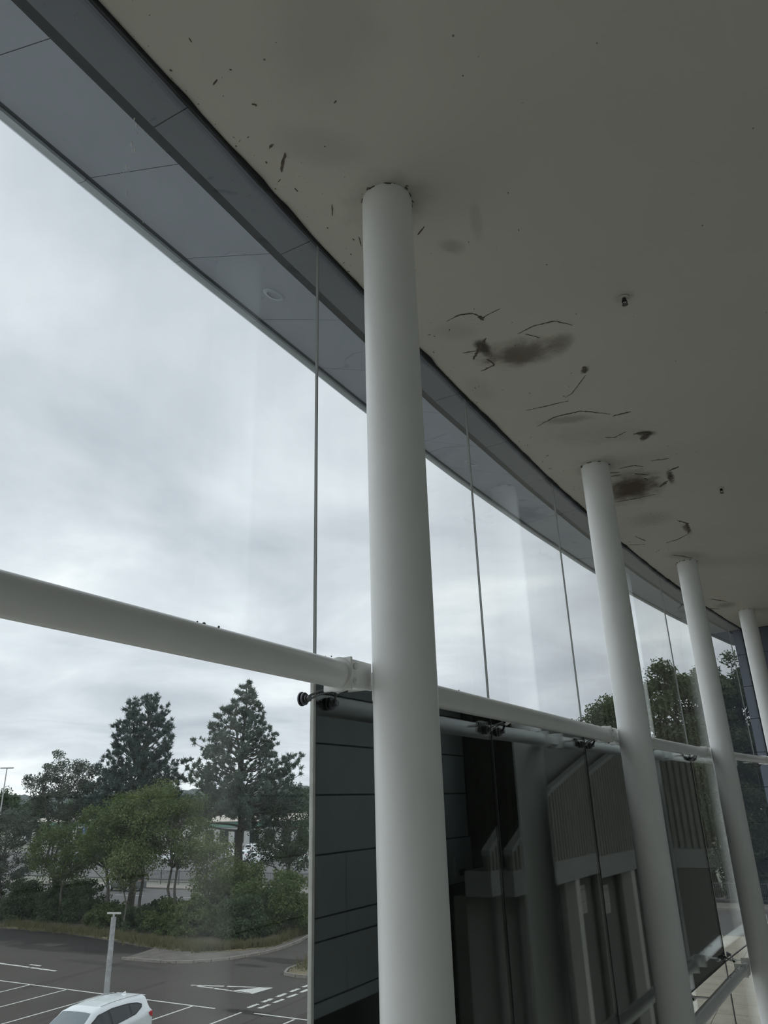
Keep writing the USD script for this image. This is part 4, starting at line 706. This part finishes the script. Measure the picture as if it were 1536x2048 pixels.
def car(label, paint, loc, rz, L=4.48, Wd=1.85, H=1.655, group=None, name='car'):
    b = Body(L, Wd, H); t = Thing(name, label, 'car', loc, rz, group); k, h = L / 4.48, H / 1.655
    X = lambda q: [(x * k, z * h) for x, z in q]
    t.part('body', b.mesh(), M[paint], smooth=32)
    for sd in (1, -1):
        t.part('window_surround', b.patch(X([(1.12, 1.06), (.62, 1.34), (.32, 1.48), (-.3, 1.535), (-1.0, 1.51), (-1.45, 1.45), (-1.66, 1.37), (-1.6, 1.29), (-1.25, 1.17), (-.2, 1.09)]), sd, 0.005), M['rubber'])
        t.part('side_window', b.patch(X([(.98, 1.10), (.58, 1.33), (.30, 1.45), (-.08, 1.49), (-.12, 1.10)]), sd, 0.010), M['car_glass'])
        t.part('side_window', b.patch(X([(-.22, 1.11), (-.18, 1.495), (-.6, 1.50), (-1.02, 1.47), (-1.02, 1.16)]), sd, 0.010), M['car_glass'])
        t.part('side_window', b.patch(X([(-1.08, 1.175), (-1.08, 1.46), (-1.42, 1.415), (-1.6, 1.35), (-1.55, 1.31), (-1.28, 1.2)]), sd, 0.010), M['car_glass'])
        t.part('tail_lamp', b.patch(X([(-2.19, .95), (-2.17, 1.06), (-2.04, 1.11), (-1.86, 1.09), (-1.94, .99), (-2.08, .93)]), sd, 0.012, 0.04), M['tail'])
        t.part('door_handle', b.patch(X([(-.62, .95), (-.62, .985), (-.86, .995), (-.86, .96)]), sd, 0.03, 0.05), M['chrome'])
        t.part('sill', b.patch(X([(-1.3, .30), (-1.3, .40), (1.2, .40), (1.2, .30)]), sd, 0.02, 0.2), M['rubber'])
        for wx in (-1.33, 1.36):
            arch = [(wx + .40 * math.cos(a), .34 + .40 * math.sin(a)) for a in np.linspace(-.1, math.pi + .1, 16)]
            t.part('wheel_arch', b.patch(X(arch), sd, 0.012, 0.12), M['rubber'])
            ty, hub = wheel(); w_ = np.interp(wx * k, *b.w)
            f = (lambda m: (m[0] * np.array([1, sd, 1]) + np.array([wx * k, sd * (w_ - .075), .336]), m[1][:, ::sd]))
            p = t.part('wheel', f(ty), M['rubber'], smooth=40); t.part('hub', f(hub), M['galv'], parent=p)
        t.part('mirror', moved(lathe([(0, -.05), (.07, -.04), (.09, 0), (.07, .05), (0, .06)], 14, 'x'), (.86 * k, sd * (Wd / 2 + .07), 1.08 * h)), M[paint], smooth=True)
        t.part('roof_rail', tube([(x * k, sd * (np.interp(x * k, *b.roofw) - .045), np.interp(x * k, *b.top) + .012) for x in np.linspace(-1.75, .1, 10)], 0.011, 6), M['galv'])
    t.part('windscreen', b.patch([(.50 * k, -.55), (.50 * k, .55), (1.16 * k, .70), (1.16 * k, -.70)], 0, 0.006), M['screen'])
    t.part('rear_window', b.patch([(-2.13 * k, -.60), (-2.13 * k, .60), (-2.02 * k, .52), (-2.02 * k, -.52)], 0, 0.008), M['car_glass'])
    t.part('spoiler', hexa([(-1.9 * k, -.56, 1.55 * h), (-1.9 * k, .56, 1.55 * h), (-2.06 * k, .52, 1.525 * h), (-2.06 * k, -.52, 1.525 * h)], [(-1.9 * k, -.56, 1.575 * h), (-1.9 * k, .56, 1.575 * h), (-2.06 * k, .52, 1.545 * h), (-2.06 * k, -.52, 1.545 * h)]), M[paint])
    t.part('antenna_fin', hexa([(-1.45 * k, -.03, 1.60 * h), (-1.45 * k, .03, 1.60 * h), (-1.68 * k, .035, 1.59 * h), (-1.68 * k, -.035, 1.59 * h)], [(-1.60 * k, -.006, 1.675 * h), (-1.60 * k, .006, 1.675 * h), (-1.67 * k, .008, 1.685 * h), (-1.67 * k, -.008, 1.685 * h)]), M[paint])
    return t
car('white compact SUV parked in a bay at the bottom of the picture', 'car_white', (-9.75, 27.0, 0.0), 248)
dk = car('dark grey hatchback on the road behind the trees', 'car_dark', (*W(-62.0, 57.2)[:2], 0.0), RZU + 180, 4.2, 1.78, 1.5)
yard = None
for i, (u, v, rz) in enumerate([(-96, 92, 60), (-91, 93, 70), (-86, 95, 62), (-81, 96, 75), (-76, 93, 66), (-71, 90, 60), (-66, 94, 72), (-104, 100, 64), (-99, 106, 70), (-87, 108, 66), (-79, 107, 60), (-70, 106, 75)]):
    p = (*W(u, v)[:2], -0.05); lab = 'small white parked car in the far yard behind the trees'
    if yard is None: yard = car(lab, 'car_white', p, rz, 4.3, 1.8, 1.5, 'white cars in the far yard', 'parked_car')
    else: yard.copy(p, rz, lab, 'white cars in the far yard')
car('blue car far off behind the thin tree at the left', 'car_blue', (*W(-104.5, 88)[:2], -0.05), 40, 4.2, 1.8, 1.5)
# ---------------------------------------------------------------- far buildings, banner, hills
M['shed'] = plain('pale_shed_wall', (0.40, 0.41, 0.40), 0.7, var=0.05, scale=0.5); M['shed_green'] = plain('green_band', (0.10, 0.22, 0.17), 0.6); M['roof'] = plain('beige_roof', (0.42, 0.38, 0.32), 0.8); M['blue'] = plain('blue_banner', (0.12, 0.20, 0.45), 0.6)
def shed(label, u, v, lx, ly, h, name='low_building'):
    t = Thing(name, label, 'building', W(u, v, -0.1), RZU)
    t.part('wall', box(-lx / 2, lx / 2, 0, ly, 0, h), M['shed']); t.part('fascia_band', box(-lx / 2 - .2, lx / 2 + .2, -0.25, 0, h - 1.0, h - 0.1), M['shed_green'])
    t.part('roof', hexa([(-lx / 2 - .4, -.5, h), (lx / 2 + .4, -.5, h), (lx / 2 + .4, ly + .4, h), (-lx / 2 - .4, ly + .4, h)], [(-lx / 2 - .4, -.5, h + .15), (lx / 2 + .4, -.5, h + .15), (lx / 2 + .4, ly / 2, h + 1.3), (-lx / 2 - .4, ly / 2, h + 1.3)]), M['roof'])
    for x in np.arange(-lx / 2 + 1.5, lx / 2 - 2, 4.0):
        f = t.part('window', box(x, x + 2.4, -0.08, 0.0, 0.6, h - 1.5), M['steel']); t.part('pane', box(x + .1, x + 2.3, -0.10, -0.08, 0.7, h - 1.6), M['car_glass'], parent=f)
    return t
shed('long low pale showroom with a green band, far behind the trees', -96, 128, 44, 14, 4.6)
shed('small pale building with a beige roof behind the right pine', -62, 118, 16, 10, 4.8)
shed('far pale shed at the left edge behind the thin trees', -170, 140, 46, 16, 5.0)
bn = Thing('feather_banner', 'small blue feather banner among the trees at the left', 'banner', (*W(-101.5, 84)[:2], 0), RZU)
bn.part('pole', tube([(0, 0, 0), (0, 0, 5.2)], 0.03, 8), M['steel']); bn.part('cloth', box(0.04, 0.85, -0.012, 0.012, 1.6, 5.1), M['blue'])
M['hill'] = plain('wooded_hill', (0.055, 0.072, 0.068), 0.95, var=0.35, scale=0.05)
az = np.linspace(-62, 52, 420); rr_ = 640.0; rg = []
hh = 13 + 9 * meshkit.fbm(np.c_[az * 0.09, az * 0, az * 0], 3, 5) + 4.0 * meshkit.fbm(np.c_[az * 1.9, az * 0, az * 0], 4, 9)
c_, s_2 = np.sin(np.radians(az)), np.cos(np.radians(az)); v = np.vstack([np.c_[c_ * 560, s_2 * 560, np.full(len(az), -0.5)], np.c_[c_ * 600, s_2 * 600, hh * 0.7], np.c_[c_ * 640, s_2 * 640, hh], np.c_[c_ * 760, s_2 * 760, np.full(len(az), -0.5)]]); n = len(az); f = [[k * n + i, (k + 1) * n + i, (k + 1) * n + i + 1, k * n + i + 1] for k in range(3) for i in range(n - 1)]
single('hills', V((v, np.array(f))), M['hill'], 'low dark wooded hills on the horizon', 'hill', kind='structure', smooth=True)
ft = None
r = np.random.default_rng(77)
for i in range(12):
    a = -31 + i * 2.2 + r.normal() * 0.2; D = 265 + r.random() * 60; p = (D * math.sin(math.radians(a)), D * math.cos(math.radians(a)), -0.2)
    if ft is None:
        ft = broadleaf('distant_tree', 'distant dark rounded tree on the skyline beyond the yard', p[:2], 10.5, 5.0, 0.8, 'leaf_dark', 90, 70, 0.5, 91, 'distant trees beyond the yard', 'bark', 0.25, clump=1.3)
    else: ft.copy(p, r.random() * 360, None, None, 1.0 + 0.5 * r.random())
